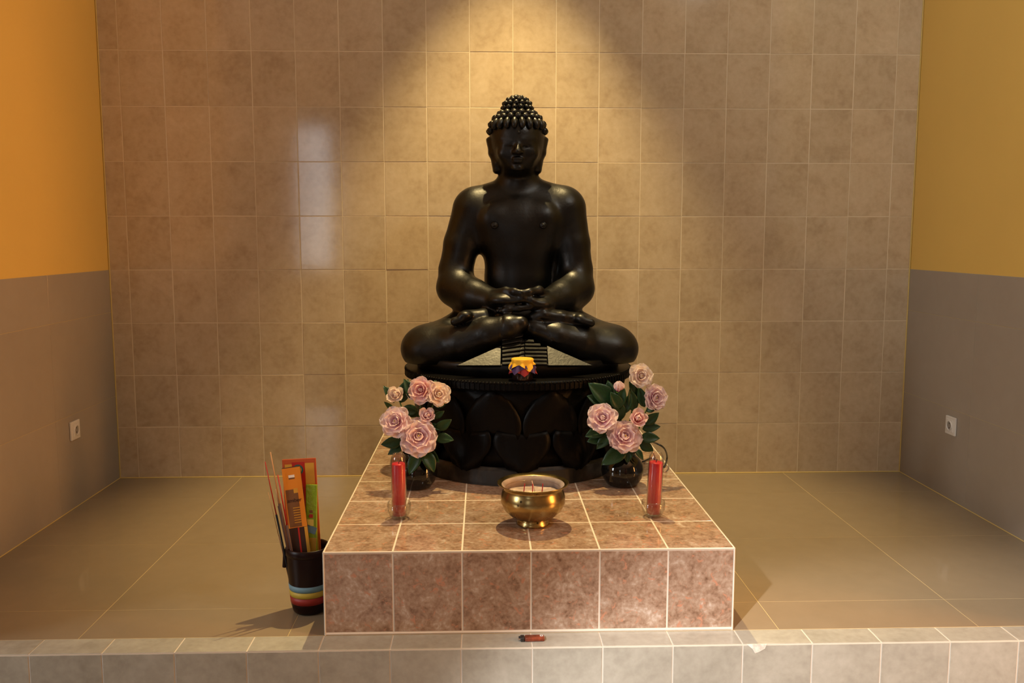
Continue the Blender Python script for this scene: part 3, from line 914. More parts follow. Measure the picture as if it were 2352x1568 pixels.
def lf(b_, t_, Y0, Y1, roll=0.0, wide=1.0):
    return (S(b_[0], b_[1], Y0), S(t_[0], t_[1], Y1), roll, wide)
A, B = 'in the vase toward the incense pot', 'in the vase beside the black cable'
# vase toward the incense pot
rose(VL, S(962, 1003, YL - .06), 0.068, (0.02, -1, .45), 'largest full pink rose, lowest ' + A, GL, M_PETAL, 'full', [
    lf((1000, 985), (1036, 966), YL - .03, YL - .05, .3, 1.15), lf((1000, 1005), (1040, 1008), YL - .03, YL - .06, -.3, 1.15),
    lf((965, 1035), (938, 1088), YL - .05, YL - .09, .2), lf((975, 1035), (998, 1082), YL - .05, YL - .09, -.2, 1.1), lf((985, 1030), (1006, 1062), YL - .04, YL - .07, .4)], 11)
rose(VL, S(909, 969, YL - .05), 0.056, (-.25, -1, .5), 'open pink rose with a standing back petal ' + A, GL, M_PETAL, 'open', [
    lf((900, 990), (880, 968), YL - .02, YL - .04, .3), lf((925, 1010), (876, 1022), YL - .03, YL - .05, -.2, 1.15), lf((930, 1020), (890, 1042), YL - .03, YL - .05, .3)], 12)
rose(VL, S(967, 896, YL - .01), 0.050, (-.25, -1, .35), 'tall rose with deep pink centre ' + A, GL, M_PETALP, 'open', [
    lf((955, 920), (930, 870), YL, YL - .01, .3), lf((975, 920), (1000, 872), YL, YL + .01, -.3), lf((960, 940), (915, 945), YL, YL - .02, .2, 1.2)], 13)
rose(VL, S(1007, 905, YL - .01), 0.046, (.35, -1, .4), 'pale blush rose leaning toward the statue pedestal ' + A, GL, M_PETALW, 'open', [
    lf((1000, 935), (1030, 915), YL, YL - .01, .1), lf((990, 945), (1015, 950), YL, YL - .02, .3)], 14)
rose(VL, S(911, 908, YL), 0.040, (-.2, -1, .5), 'small cream half-open rose ' + A, GL, M_PETALW, 'cup', [
    lf((905, 925), (884, 885), YL + .01, YL, .5), lf((920, 925), (935, 872), YL + .01, YL, -.2, 1.1), lf((905, 945), (884, 922), YL, YL - .01, .3, .8)], 15)
rose(VL, S(981, 956, YL - .03), 0.038, (.1, -1, .7), 'small half-open mauve pink rose above the largest one ' + A, GL, M_PETAL, 'cup', [
    lf((995, 960), (1020, 945), YL - .01, YL - .02, .2), lf((960, 955), (930, 935), YL, YL - .02, -.2, 1.2), lf((985, 975), (1012, 985), YL - .02, YL - .04, -.3)], 16)
# vase beside the cable
rose(VR, S(1434, 1003, YR - .06), 0.062, (.15, -1, .55), 'largest full pink rose, lowest ' + B, GR, M_PETAL, 'full', [
    lf((1440, 1030), (1382, 1064), YR - .06, YR - .09, .2, 1.1), lf((1445, 1030), (1440, 1062), YR - .06, YR - .08, .1, 1.3), lf((1395, 1005), (1350, 1012), YR - .03, YR - .05, .2, 1.1),
    lf((1470, 1005), (1515, 1005), YR - .03, YR - .05, -.2, 1.2), lf((1470, 1015), (1500, 1036), YR - .03, YR - .05, .2, 1.4), lf((1460, 1030), (1478, 1055), YR - .05, YR - .07, -.3)], 21)
rose(VR, S(1384, 961, YR - .05), 0.058, (-.15, -1, .6), 'wide open rose spreading toward the statue pedestal ' + B, GR, M_PETAL, 'open', [
    lf((1395, 985), (1345, 1000), YR - .03, YR - .05, .2, 1.1), lf((1400, 930), (1352, 908), YR, YR - .02, .3, 1.15), lf((1405, 995), (1370, 1030), YR - .04, YR - .06, .1)], 22)
rose(VR, S(1464, 962, YR - .04), 0.043, (.1, -1, .5), 'half-open rose between wide open and topmost roses ' + B, GR, M_PETALP, 'cup', [
    lf((1475, 975), (1514, 950), YR - .01, YR - .03, .3, 1.1), lf((1475, 985), (1516, 978), YR - .01, YR - .03, -.2, 1.1), lf((1455, 945), (1450, 895), YR, YR - .02, .4)], 23)
rose(VR, S(1504, 914, YR), 0.049, (.45, -1, .35), 'full round rose leaning outward under the topmost rose ' + B, GR, M_PETAL, 'full', [
    lf((1480, 935), (1470, 890), YR, YR - .01, .2), lf((1485, 945), (1512, 930), YR, YR - .02, -.3, 1.1), lf((1490, 935), (1515, 895), YR + .02, YR + .01, .3)], 24)
rose(VR, S(1472, 864, YR), 0.046, (.1, -1, .35), 'topmost open blush rose ' + B, GR, M_PETALW, 'open', [
    lf((1455, 905), (1448, 870), YR, YR - .01, .3, .8), lf((1462, 930), (1460, 885), YR + .01, YR, -.4)], 25)
rose(VR, S(1420, 898, YR - .01), 0.038, (.05, -.5, 1), 'pale closed rosebud among dark leaves ' + B, GR, M_PETAL, 'bud', [
    lf((1415, 930), (1356, 880), YR, YR - .02, .2, 1.1), lf((1412, 925), (1395, 876), YR, YR - .01, -.2, 1.1), lf((1420, 935), (1434, 890), YR - .02, YR - .03, .1),
    lf((1425, 940), (1405, 902), YR - .02, YR - .04, .2, 1.2), lf((1430, 950), (1450, 905), YR - .01, YR - .02, .1), lf((1425, 965), (1420, 920), YR - .01, YR - .03, .3, 1.2)], 26, name='artificial_rosebud')

# ------------------------------------------------------------------ candles in glass tubes, standing in small glass cups
tube_prof = [(0, 0.0085), (0.0225, 0.0085), (0.0245, 0.012), (0.0245, 0.190), (0.0225, 0.204), (0.0170, 0.213), (0.0150, 0.213), (0.0205, 0.203), (0.0230, 0.190), (0.0230, 0.0125), (0, 0.0115)]
wax_prof = [(0, 0.012), (0.0215, 0.012), (0.0220, 0.016), (0.0220, 0.178), (0.020, 0.182), (0.006, 0.180), (0, 0.180)]
cup_prof = [(0, 0.002), (0.018, 0.002), (0.022, 0.001), (0.031, 0.012), (0.0375, 0.026), (0.0385, 0.042), (0.0365, 0.054), (0.0350, 0.054), (0.0368, 0.042), (0.0358, 0.027), (0.0295, 0.014), (0.020, 0.0072), (0, 0.0072)]
def candle(c, la, lb, tilt):
    t = thing('glass_candle', c + Vector((0, 0, 0.008)), la, 'candle', 'red candles in glass tubes')
    M = Matrix.Translation(c) @ Matrix.Rotation(tilt, 4, 'Y')
    wx = ob('wax', lathe_me(wax_prof, 36), M_WAX, t, M, smooth=True)
    ob('glass_tube', lathe_me(tube_prof, 40), M_GLASS, t, M, smooth=True)
    ob('wick', tube_me([(0, 0, 0.178), (0.001, 0, 0.184), (0.004, 0, 0.190)], 0.0012, 6), M_DARK, wx, M)
    tag(ob('glass_cup', lathe_me(cup_prof, 44), M_GLASS, None, Matrix.Translation(c), smooth=True), lb, 'cup', 'clear glass candle cups')
candle(onz(917, 1190, PH) , 'tall red candle in a glass tube before the vase toward the incense pot', 'small clear glass cup around the red candle toward the incense pot', 0.0)
candle(onz(1500, 1186, PH), 'tall red candle in a glass tube before the vase beside the cable', 'small clear glass cup around the red candle near the black cable', 0.035)

# ------------------------------------------------------------------ brass incense bowl
def brass():
    m, nt, b = new_mat('aged_brass')
    setc(b, (0.60, 0.40, 0.12), 0.24, 1.0)
    N, L = nt.nodes.new, nt.links.new
    tc = N('ShaderNodeTexCoord'); n1 = N('ShaderNodeTexNoise'); n1.inputs['Scale'].default_value = 16; n1.inputs['Detail'].default_value = 6
    L(tc.outputs['Object'], n1.inputs['Vector'])
    r = N('ShaderNodeValToRGB'); r.color_ramp.elements[0].position = 0.30; r.color_ramp.elements[1].position = 0.65
    r.color_ramp.elements[0].color = (0.26, 0.185, 0.07, 1); r.color_ramp.elements[1].color = (0.46, 0.34, 0.145, 1)
    L(n1.outputs['Fac'], r.inputs['Fac'])
    v = N('ShaderNodeTexVoronoi'); v.inputs['Scale'].default_value = 22; L(tc.outputs['Object'], v.inputs['Vector'])
    vr = N('ShaderNodeValToRGB'); vr.color_ramp.elements[0].position = 0.05; vr.color_ramp.elements[1].position = 0.10
    L(v.outputs['Distance'], vr.inputs['Fac'])
    mx = N('ShaderNodeMix'); mx.data_type = 'RGBA'
    L(vr.outputs['Color'], mx.inputs[0]); mx.inputs[6].default_value = (0.05, 0.035, 0.02, 1); L(r.outputs['Color'], mx.inputs[7])
    L(mx.outputs[2], b.inputs['Base Color'])
    mr = N('ShaderNodeMapRange'); mr.inputs[3].default_value = 0.18; mr.inputs[4].default_value = 0.34
    L(n1.outputs['Fac'], mr.inputs[0]); L(mr.outputs[0], b.inputs['Roughness'])
    return m
M_BRASS = brass()
M_ASH = plain('pale_ash', (0.46, 0.35, 0.28), 0.9, noise=0.35, scale=40, bump=0.6)
M_ASHSIDE = plain('sooty_inside', (0.30, 0.23, 0.19), 0.8, noise=0.3, scale=25)
M_REDSTICK = plain('red_incense_stub', (0.42, 0.02, 0.03), 0.6)
M_PALESTICK = plain('pale_incense_stub', (0.65, 0.50, 0.40), 0.7)
BC = onz(1224, 1203, PH)
bowl = thing('incense_bowl', BC, 'round brass incense bowl with flared rim holding ash on the plinth', 'bowl')
BM = Matrix.Translation(BC) @ Matrix.Diagonal((1.04, 1.04, 1.13, 1))
ob('foot', lathe_me([(0, 0.001), (0.048, 0.001), (0.051, 0.004), (0.047, 0.010), (0.044, 0.016), (0.046, 0.020), (0, 0.020)], 56), M_BRASS, bowl, BM, smooth=True)
ob('body', lathe_me([(0, 0.017), (0.045, 0.017), (0.066, 0.026), (0.086, 0.043), (0.0970, 0.064), (0.0975, 0.080), (0.093, 0.095), (0.089, 0.102), (0.091, 0.108), (0.1075, 0.118), (0.1085, 0.1195), (0.107, 0.1205),
                      (0.091, 0.1125), (0.084, 0.104)], 72), M_BRASS, bowl, BM, smooth=True)
ob('inside', lathe_me([(0.0950, 0.1152), (0.0910, 0.1130), (0.0842, 0.1046), (0.088, 0.095), (0.0895, 0.080), (0.088, 0.070), (0.0, 0.030)], 60), M_ASHSIDE, bowl, BM, smooth=True)
bm = bmesh.new()
n = 26
for i in range(n):
    rr = 0.0868 * i / (n - 1)
    for j in range(40):
        a = 2 * PI * j / 40
        bm.verts.new((rr * math.cos(a), rr * math.sin(a), 0.087 + 0.003 * math.sin(50 * rr * math.cos(a) + 1) * math.cos(60 * rr * math.sin(a)) + random.uniform(-.0012, .0012)))
bm.verts.ensure_lookup_table()
for i in range(n - 1):
    for j in range(40):
        k = (j + 1) % 40
        bm.faces.new([bm.verts[i * 40 + j], bm.verts[i * 40 + k], bm.verts[(i + 1) * 40 + k], bm.verts[(i + 1) * 40 + j]])
ash = ob('ash', bm_mesh(bm), M_ASH, None, BM, smooth=True)
ash['kind'] = 'stuff'; ash['label'] = 'pale grey ash filling the brass incense bowl'; ash['category'] = 'ash'
for (dx, dy, h_, tl, mt, lb) in ((-.030, .0, .034, (.004, 0), M_REDSTICK, 'red incense stub in the ash beside a burnt hole'), (-.002, -.012, .036, (0, 0), M_REDSTICK, 'red incense stub in the ash touching the leaning pale stub'),
                                 (.028, .002, .033, (.003, 0), M_REDSTICK, 'lone red incense stub in the ash away from the pale stub'), (.008, -.008, .044, (-.012, .004), M_PALESTICK, 'pale burnt incense stub leaning in the bowl ash')):
    p0 = BC + Vector((dx, dy, 0.097))
    tag(ob('incense_stub', tube_me([p0, p0 + Vector((tl[0] / 2, tl[1] / 2, h_ / 2)), p0 + Vector((tl[0], tl[1], h_))], 0.0017, 7), mt), lb, 'incense', 'incense stubs in the bowl')

# ------------------------------------------------------------------ small jar tied with coloured cloths on the pedestal edge
M_YCLOTH = plain('yellow_cloth', (0.78, 0.42, 0.015), 0.75)
M_RCLOTH = plain('red_cloth', (0.30, 0.02, 0.02), 0.8)
M_PCLOTH = plain('purple_cloth', (0.06, 0.03, 0.12), 0.8)
M_JAR = plain('dark_brown_glass', (0.012, 0.006, 0.005), 0.15)
JC = Vector((S(1200, 872, -1.080).x, -1.080, DISC_Z + 0.001))
jar = thing('cloth_topped_jar', JC, 'small dark jar tied with yellow, red and purple cloths on the pedestal', 'jar')
JM = Matrix.Translation(JC)
ob('glass_body', lathe_me([(0, 0.0), (0.034, 0.0), (0.037, 0.005), (0.037, 0.045), (0.033, 0.053), (0.034, 0.072), (0, 0.074)], 32), M_JAR, jar, JM, smooth=True)
def skirt(r0, z0, neck, L0, L1, rot, flare, seed, drop=0.010):
    rnd = random.Random(seed)
    vv, ff = [(0, 0, z0 + 0.001)], []
    n = 64
    prof = [0.5, 0.92, 1.0]
    rows = []
    for r_ in prof:
        rows.append([(r0 * r_ * math.cos(2 * PI * j / n), r0 * r_ * math.sin(2 * PI * j / n), z0 if r_ < 1 else z0 - 0.002) for j in range(n)])
    rows.append([(neck * math.cos(2 * PI * j / n), neck * math.sin(2 * PI * j / n), z0 - drop) for j in range(n)])
    p1 = rnd.uniform(0, 6)
    for s_ in (0.2, 0.45, 0.7, 1.0):
        row = []
        for j in range(n):
            a = 2 * PI * j / n
            q = abs(((a - rot) / (PI / 2)) % 1 - 0.5) * 2
            L_ = L0 + (L1 - L0) * q ** 1.6
            r_ = neck + s_ * (flare * (0.6 + 0.8 * q) + 0.0035 * math.sin(9 * a + p1) + 0.002 * math.sin(15 * a))
            row.append((r_ * math.cos(a), r_ * math.sin(a), z0 - drop - s_ * L_))
        rows.append(row)
    for r_ in rows: vv += r_
    for j in range(n):
        ff.append((0, 1 + j, 1 + (j + 1) % n))
    for i in range(len(rows) - 1):
        for j in range(n):
            k = (j + 1) % n
            ff.append((1 + i * n + j, 1 + (i + 1) * n + j, 1 + (i + 1) * n + k, 1 + i * n + k))
    me_ = mesh(vv, ff)
    bm = bmesh.new(); bm.from_mesh(me_); bmesh.ops.recalc_face_normals(bm, faces=bm.faces); bm.to_mesh(me_); bm.free()
    return me_
ob('red_cloth', skirt(0.0370, 0.0745, 0.0365, 0.030, 0.046, 0.1, 0.010, 3), M_RCLOTH, jar, JM, smooth=True)
ob('purple_cloth', skirt(0.0385, 0.0765, 0.0378, 0.020, 0.044, 0.95, 0.011, 4), M_PCLOTH, jar, JM, smooth=True)
ob('yellow_cloth', skirt(0.0400, 0.0785, 0.0390, 0.010, 0.034, 0.45, 0.009, 5), M_YCLOTH, jar, JM, smooth=True)

# ------------------------------------------------------------------ incense pot with packets and sticks beside the plinth
M_POT = plain('dark_brown_lacquer', (0.012, 0.003, 0.002), 0.36, spec=0.2)
M_BLUE = plain('pale_blue_paint', (0.16, 0.30, 0.38), 0.5)
M_YEL = plain('yellow_paint', (0.55, 0.40, 0.05), 0.5)
M_REDP = plain('dark_red_paint', (0.30, 0.018, 0.012), 0.5)
PC = Vector((-0.6115, -1.570, 0))
pot = thing('incense_pot', PC, 'dark brown pot with blue, yellow and red bands beside the plinth', 'pot')
POM = Matrix.Translation(PC)
def prad(z): return 0.0525 + (0.0655 - 0.0525) * min(1, z / 0.16)
ob('body', lathe_me([(0, 0.002), (0.044, 0.002), (0.0495, 0.008), (prad(0.03), 0.03), (prad(0.1), 0.10), (prad(0.16), 0.16), (0.066, 0.185), (0.0655, 0.205), (0.064, 0.209), (0.059, 0.207), (0.058, 0.19), (0.055, 0.10), (0.046, 0.02), (0, 0.014)], 56),
   M_POT, pot, POM, smooth=True)
ob('collar', lathe_me([(0.0655, 0.184), (0.0688, 0.187), (0.0688, 0.203), (0.0655, 0.208)], 56), M_POT, pot, POM, smooth=True)
for nm, za, zb, mt in (('blue_band', 0.078, 0.096, M_BLUE), ('yellow_band', 0.059, 0.077, M_YEL), ('red_band', 0.036, 0.058, M_REDP)):
    ob(nm, lathe_me([(prad(za) - .002, za), (prad(za) + 0.0008, za), (prad(zb) + 0.0008, zb), (prad(zb) - .002, zb)], 56), mt, pot, POM, smooth=True)
ob('lug', box_me(0.012, 0.026, 0.055, 0.005, 3), M_POT, pot, POM @ Matrix.Translation((-0.0690, -0.004, 0.170)) @ Matrix.Rotation(0.08, 4, 'Y'), smooth=True)

def panel(parent, name, x0, x1, z0, z1, mat, M, y=-0.0045, th=0.0006):
    return ob(name, box_me(x1 - x0, th, z1 - z0, 0.0, 1, ((x0 + x1) / 2, y, (z0 + z1) / 2)), mat, parent, M)
def text_on(parent, body_, size, mat, M, x, z, y):
    cu = bpy.data.curves.new('text', 'FONT')
    cu.body = body_; cu.size = size; cu.align_x = 'CENTER'; cu.extrude = 0.00015
    to = bpy.data.objects.new('text_tmp', cu)
    COL.objects.link(to)
    bpy.context.view_layer.update()
    me_ = bpy.data.meshes.new_from_object(to.evaluated_get(bpy.context.evaluated_depsgraph_get()))
    bpy.data.objects.remove(to)
    return ob('lettering', me_, mat, parent, M @ Matrix.Translation((x, y, z)) @ Matrix.Rotation(PI / 2, 4, 'X'))
M_ORANGE = plain('orange_paper', (0.62, 0.22, 0.010), 0.45)
M_BROWNPR = plain('brown_print', (0.16, 0.07, 0.02), 0.5)
M_OCHRE = plain('ochre_print', (0.55, 0.30, 0.03), 0.4)
M_RED = plain('red_print', (0.38, 0.015, 0.008), 0.4)
M_REDB = plain('orange_red_border', (0.42, 0.075, 0.012), 0.4)
M_GREEN = plain('green_print', (0.22, 0.33, 0.02), 0.18, bump=0.6, scale=60)
M_TEAL = plain('teal_print', (0.03, 0.10, 0.10), 0.4)
M_SBLUE = plain('slate_blue_print', (0.12, 0.22, 0.32), 0.25)
M_LABELW = plain('white_label', (0.75, 0.72, 0.68), 0.5)
M_DKBROWN = plain('dark_wrapper', (0.035, 0.015, 0.010), 0.3)
M_PALEY = plain('pale_yellow_print', (0.65, 0.55, 0.12), 0.4)
def packet_frame(base_px, top_px, Yb, Yt, yaw=0.0):
    """local z from the packet's foot to its top, x to the side"""
    b_, t_ = S(*base_px, Yb), S(*top_px, Yt)
    z = (t_ - b_).normalized()
    y0 = Vector((math.sin(yaw), math.cos(yaw), 0))
    x = y0.cross(z).normalized()
    y = z.cross(x)
    return Matrix.Translation(b_) @ Matrix((x, y, z)).transposed().to_4x4(), (t_ - b_).length
# wide packet with red border
M1, L1 = packet_frame((704, 1355), (686.5, 1053), -1.548, -1.520)
pk = thing('incense_packet', M1.translation, 'wide incense packet with orange-red border and red panel, standing in the pot', 'packet', 'incense packets in the pot')
wr = ob('wrapper', box_me(0.104, 0.007, L1, 0.002, 2, (0, 0, L1 / 2)), M_REDB, pk, M1)
panel(wr, 'print', -0.044, -0.022, L1 - 0.16, L1 - 0.016, M_OCHRE, M1, -0.0037)
panel(wr, 'print', -0.022, 0.018, L1 - 0.15, L1 - 0.010, M_RED, M1, -0.0037)
panel(wr, 'print', 0.018, 0.046, L1 - 0.30, L1 - 0.014, M_OCHRE, M1, -0.0037)
em = lathe_me([(0.0115, 0), (0.0115, 0.0006), (0.0165, 0.0006), (0.0165, 0)], 28)
ob('emblem_ring', em, M_TEAL, wr, M1 @ Matrix.Translation((-0.004, -0.0041, L1 - 0.034)) @ Matrix.Rotation(PI / 2, 4, 'X'))
ob('emblem', lathe_me([(0, 0.0006), (0.0112, 0.0006), (0.0112, 0)], 28), M_OCHRE, wr, M1 @ Matrix.Translation((-0.004, -0.0041, L1 - 0.034)) @ Matrix.Rotation(PI / 2, 4, 'X'))
# green glossy packet
M2, L2 = packet_frame((714, 1350), (716, 1112), -1.570, -1.545, 0.1)
pk = thing('incense_packet', M2.translation, 'narrow glossy green incense packet with blue stripe, standing in the pot', 'packet', 'incense packets in the pot')
wr = ob('wrapper', box_me(0.036, 0.008, L2, 0.003, 2, (0, 0, L2 / 2)), M_GREEN, pk, M2)
panel(wr, 'print', -0.017, 0.017, L2 - 0.150, L2 - 0.128, M_SBLUE, M2 @ Matrix.Translation((0, 0, L2 - 0.139)) @ Matrix.Rotation(0.32, 4, 'Y') @ Matrix.Translation((0, 0, -(L2 - 0.139))), -0.0044)
panel(wr, 'print', -0.012, 0.008, L2 - 0.128, L2 - 0.108, M_PALEY, M2, -0.0044)
panel(wr, 'print', -0.006, 0.006, L2 - 0.103, L2 - 0.092, M_RED, M2, -0.0044)
panel(wr, 'print', -0.005, 0.005, L2 - 0.088, L2 - 0.079, M_BROWNPR, M2, -0.0044)
panel(wr, 'print', -0.017, 0.017, L2 - 0.215, L2 - 0.165, M_OCHRE, M2, -0.0044)
# orange packet with lettering
M3, L3 = packet_frame((703, 1352), (668, 1072), -1.600, -1.552, -0.12)
pk = thing('incense_packet', M3.translation, 'slim orange incense packet lettered amber, leaning in the pot', 'packet', 'incense packets in the pot')
wr = ob('wrapper', box_me(0.056, 0.010, L3, 0.003, 2, (0, 0, L3 / 2)), M_DKBROWN, pk, M3)
panel(wr, 'print', -0.0275, 0.0275, L3 - 0.185, L3 - 0.002, M_ORANGE, M3, -0.0053)
panel(wr, 'print', -0.024, 0.0125, L3 - 0.183, L3 - 0.068, M_BROWNPR, M3, -0.0057)
panel(wr, 'label', -0.010, 0.008, L3 - 0.032, L3 - 0.024, M_LABELW, M3, -0.0057)
panel(wr, 'label', -0.010, 0.008, L3 - 0.037, L3 - 0.032, M_BROWNPR, M3, -0.0057)
panel(wr, 'print', 0.000, 0.013, L3 - 0.080, L3 - 0.066, M_OCHRE, M3, -0.0061)
text_on(wr, 'amber', 0.017, M_DKBROWN, M3, -0.001, L3 - 0.107, -0.0064)
for q in range(7):
    panel(wr, 'print', -0.008, 0.012, L3 - 0.126 - q * 0.0075, L3 - 0.1235 - q * 0.0075, M_OCHRE, M3, -0.0061)
panel(wr, 'print', -0.002, 0.003, 0.06, L3 - 0.186, M_RED, M3, -0.0053)
panel(wr, 'print', 0.018, 0.0275, 0.06, L3 - 0.186, M_OCHRE, M3, -0.0053)

M_BLACKST = plain('black_incense_paste', (0.008, 0.008, 0.010), 0.8)
M_WOODST = plain('bamboo_stick', (0.45, 0.24, 0.10), 0.6)
M_BROWNST = plain('brown_incense_paste', (0.07, 0.03, 0.02), 0.8)
def stick(px0, px1, Y0, Y1, label, mats, r=0.002, split=0.55):
    b_, t_ = S(*px0, Y0), S(*px1, Y1)
    m_ = b_.lerp(t_, split)
    t = thing('incense_stick', b_, label, 'incense stick', 'incense sticks in the pot')
    ob('coated_part', tube_me([b_, m_], r * 1.7, 8), mats[0], t, smooth=True)
    ob('handle', tube_me([m_, t_], [r, r * 0.8], 8), mats[1], t, smooth=True)
    return t, m_, t_
stick((668, 1340), (609, 1060), -1.590, -1.590, 'incense stick with black coating and red speckled handle in the pot', (M_BLACKST, M_RED), 0.0019, 0.57)
stick((676, 1345), (621, 1038), -1.600, -1.600, 'tallest incense stick with bare bamboo end in the pot', (M_BROWNST, M_WOODST), 0.0024, 0.62)
stick((684, 1345), (638, 1090), -1.615, -1.610, 'brown incense stick with red tip pressed against the orange packet', (M_BROWNST, M_RED), 0.0024, 0.55)
stick((664, 1330), (616, 1130), -1.575, -1.580, 'thin short bare bamboo incense stick leaning out of the pot', (M_WOODST, M_WOODST), 0.0011, 0.5)
stick((680, 1345), (634, 1123), -1.585, -1.585, 'short thick brown incense bundle with pale end in the pot', (M_BROWNST, M_WOODST), 0.0034, 0.83)

# ------------------------------------------------------------------ lighter on the step edge
LC = onz(1221, 1470, 0.0) + Vector((0, 0, 0.0095))
lt = thing('pocket_lighter', LC - Vector((0, 0, 0.0095)), 'brown pocket lighter with black top lying on the step edge', 'lighter')
M_LBODY = plain('brown_red_lighter', (0.20, 0.045, 0.02), 0.25, noise=0.5, scale=60)
LM = Matrix.Translation(LC) @ Matrix.Rotation(0.02, 4, 'Z')
def capsule_box(x0, x1, wy, hz, bev):
    return box_me(x1 - x0, wy, hz, bev, 3, ((x0 + x1) / 2, 0, 0))
ob('fuel_body', capsule_box(-0.020, 0.037, 0.024, 0.0125, 0.005), M_LBODY, lt, LM @ Matrix.Translation((0, 0, -0.003)), smooth=True)
hood = ob('hood', capsule_box(-0.0325, -0.0205, 0.022, 0.0125, 0.003), M_DARK, lt, LM @ Matrix.Translation((0, 0, -0.003)), smooth=True)
ob('nozzle', tube_me([(-0.0385, -0.004, -0.004), (-0.032, -0.004, -0.004)], 0.0025, 10), M_CHROME, hood, LM)
ob('thumb_wheel', lathe_me([(0, -0.004), (0.004, -0.004), (0.004, 0.004), (0, 0.004)], 14), M_DARK, hood, LM @ Matrix.Translation((-0.033, 0.006, -0.003)) @ Matrix.Rotation(PI / 2, 4, 'Y'))
pl_ = ob('price_label', box_me(0.009, 0.010, 0.0004), M_LABELW, lt, LM @ Matrix.Translation((0.0285, 0.002, 0.0034)))
ob('label_mark', box_me(0.004, 0.003, 0.0003), M_DARK, pl_, LM @ Matrix.Translation((0.0285, 0.001, 0.0037)))

# ------------------------------------------------------------------ sockets
M_SOCK = plain('white_socket_plastic', (0.72, 0.70, 0.66), 0.3)
def socket(x, px_, py_, nrm, label):
    d = ray(px_, py_)
    p = CAM + d * ((x - CAM.x) / d.x)
    sg = 1 if nrm == '+X' else -1
    t = thing('wall_socket', p, label, 'socket')
    M = Matrix.Translation(p) @ Matrix.Rotation(sg * PI / 2, 4, 'Y')   # local z out of the wall
    ob('plate', box_me(0.080, 0.080, 0.009, 0.003, 2, (0, 0, 0.0055)), M_SOCK, t, M, smooth=False)
    ins_ = ob('insert', box_me(0.054, 0.054, 0.003, 0.001, 1, (0, 0, 0.0112)), M_SOCK, t, M)
    ob('ring', lathe_me([(0.0215, 0.0125), (0.0215, 0.0165), (0.019, 0.0165), (0.0185, 0.0128)], 32), M_SOCK, ins_, M, smooth=True)
    ob('well', lathe_me([(0, 0.0129), (0.0185, 0.0129), (0.0185, 0.0127)], 32), plain('grey_socket_well', (0.30, 0.28, 0.25), 0.5), ins_, M)
    for a in (-1, 1):
        ob('contact_hole', lathe_me([(0, 0.0134), (0.003, 0.0134), (0.003, 0.0128)], 12), M_DARK, ins_, M @ Matrix.Translation((a * 0.0095, 0, 0)))
socket(XL, 169, 987, '+X', 'white square power socket on the grey tiles under the orange-lit wall')
socket(XR, 2187, 977, '-X', 'white square power socket on the wall opposite the incense pot')

# ------------------------------------------------------------------ loose black cable behind the vase
zc = PH + 0.0055
cab = [onz(1476, 1060, zc), onz(1500, 1052, zc), onz(1522, 1072, zc), onz(1532, 1052, PH + .012), S(1526, 1030, -0.86), S(1508, 1018, -0.86), onz(1490, 1014, PH + .02), onz(1470, 1022, zc), onz(1430, 1020, zc), onz(1380, 1010, zc)]
tag(ob('power_cable', tube_me(cab, 0.0034, 8, 8), M_DARK, None, smooth=True), 'loose black cable looping behind the vase on the plinth', 'cable')

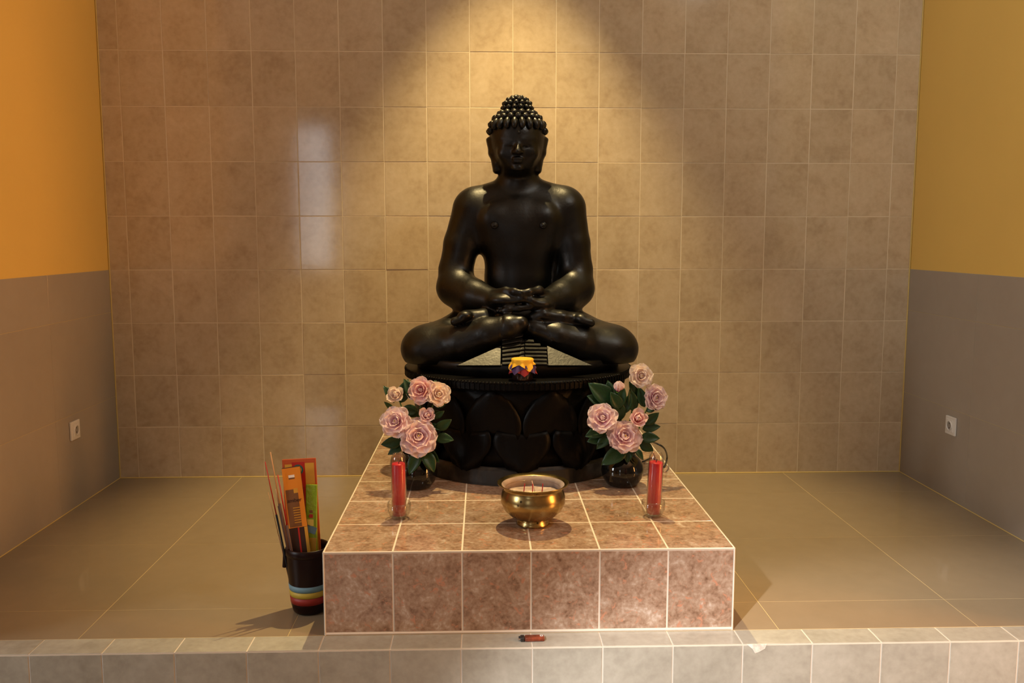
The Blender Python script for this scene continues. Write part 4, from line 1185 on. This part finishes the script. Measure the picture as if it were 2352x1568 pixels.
# ------------------------------------------------------------------ crumbs of ash on the plinth
M_CRUMB = plain('pale_crumb', (0.7, 0.62, 0.55), 0.9)
bm = bmesh.new()
for (a, b_) in ((1321, 1252), (1409, 1226), (1396, 1231), (1341, 1222), (1318, 1254), (1270, 1246), (1100, 1225), (1345, 1190), (1385, 1178), (1415, 1176), (1458, 1186)):
    p = onz(a, b_, PH)
    bmesh.ops.create_icosphere(bm, subdivisions=1, radius=random.uniform(0.0012, 0.0022), matrix=Matrix.Translation(p + Vector((0, 0, 0.001))) @ Matrix.Diagonal((1.4, 1, .6, 1)))
cr = ob('ash_crumbs', bm_mesh(bm), M_CRUMB)
cr['kind'] = 'stuff'; cr['label'] = 'pale ash crumbs scattered on the plinth top'; cr['category'] = 'ash'

# ------------------------------------------------------------------ lamps of the two spot lights, and a fitting for the added fill
def downlight(p, label):
    t = thing('ceiling_spotlight', Vector((p.x, p.y, CEIL)), label, 'lamp')
    M = Matrix.Translation((p.x, p.y, CEIL))
    ob('ring', lathe_me([(0.040, -0.001), (0.058, -0.001), (0.056, -0.010), (0.042, -0.008)], 32), M_CHROME, t, M, smooth=True)
    ob('reflector', lathe_me([(0.041, -0.002), (0.030, -0.001), (0.0, -0.001)], 32), M_WHITE, t, M, smooth=True)
downlight(SPOT_POS, 'recessed ceiling spotlight above the seated figure')
gl = thing('added_fill_lamp', FILL_POS, 'added unseen fill lamp hanging from the hall ceiling', 'lamp')  # made-up fitting at the added hall fill
ob('cord', tube_me([(FILL_POS.x, FILL_POS.y, FILL_POS.z + 0.13), (FILL_POS.x, FILL_POS.y, CEIL)], 0.006, 8), M_WHITE, gl)
ob('cap', lathe_me([(0, 0.05), (0.02, 0.05), (0.06, 0.0), (0, 0.0)], 24), M_WHITE, gl, Matrix.Translation(FILL_POS + Vector((0, 0, 0.105))), smooth=True)
hs = thing('hanging_spotlight', HALL_SPOT + Vector((0, 0, 0.06)), 'hanging white spotlight in the hall aimed at the step', 'lamp')
ob('rod', tube_me([HALL_SPOT + Vector((0, 0, 0.08)), Vector((HALL_SPOT.x, HALL_SPOT.y, CEIL))], 0.008, 8), M_WHITE, hs)
HD = (Vector((0.6, -3.3, -0.27)) - HALL_SPOT).to_track_quat('Z', 'Y').to_matrix().to_4x4()
ob('shade', lathe_me([(0.0, -0.16), (0.035, -0.16), (0.055, -0.10), (0.072, -0.012), (0.070, -0.012), (0.052, -0.098), (0.0, -0.15)], 28), M_WHITE, hs, Matrix.Translation(HALL_SPOT) @ HD, smooth=True)
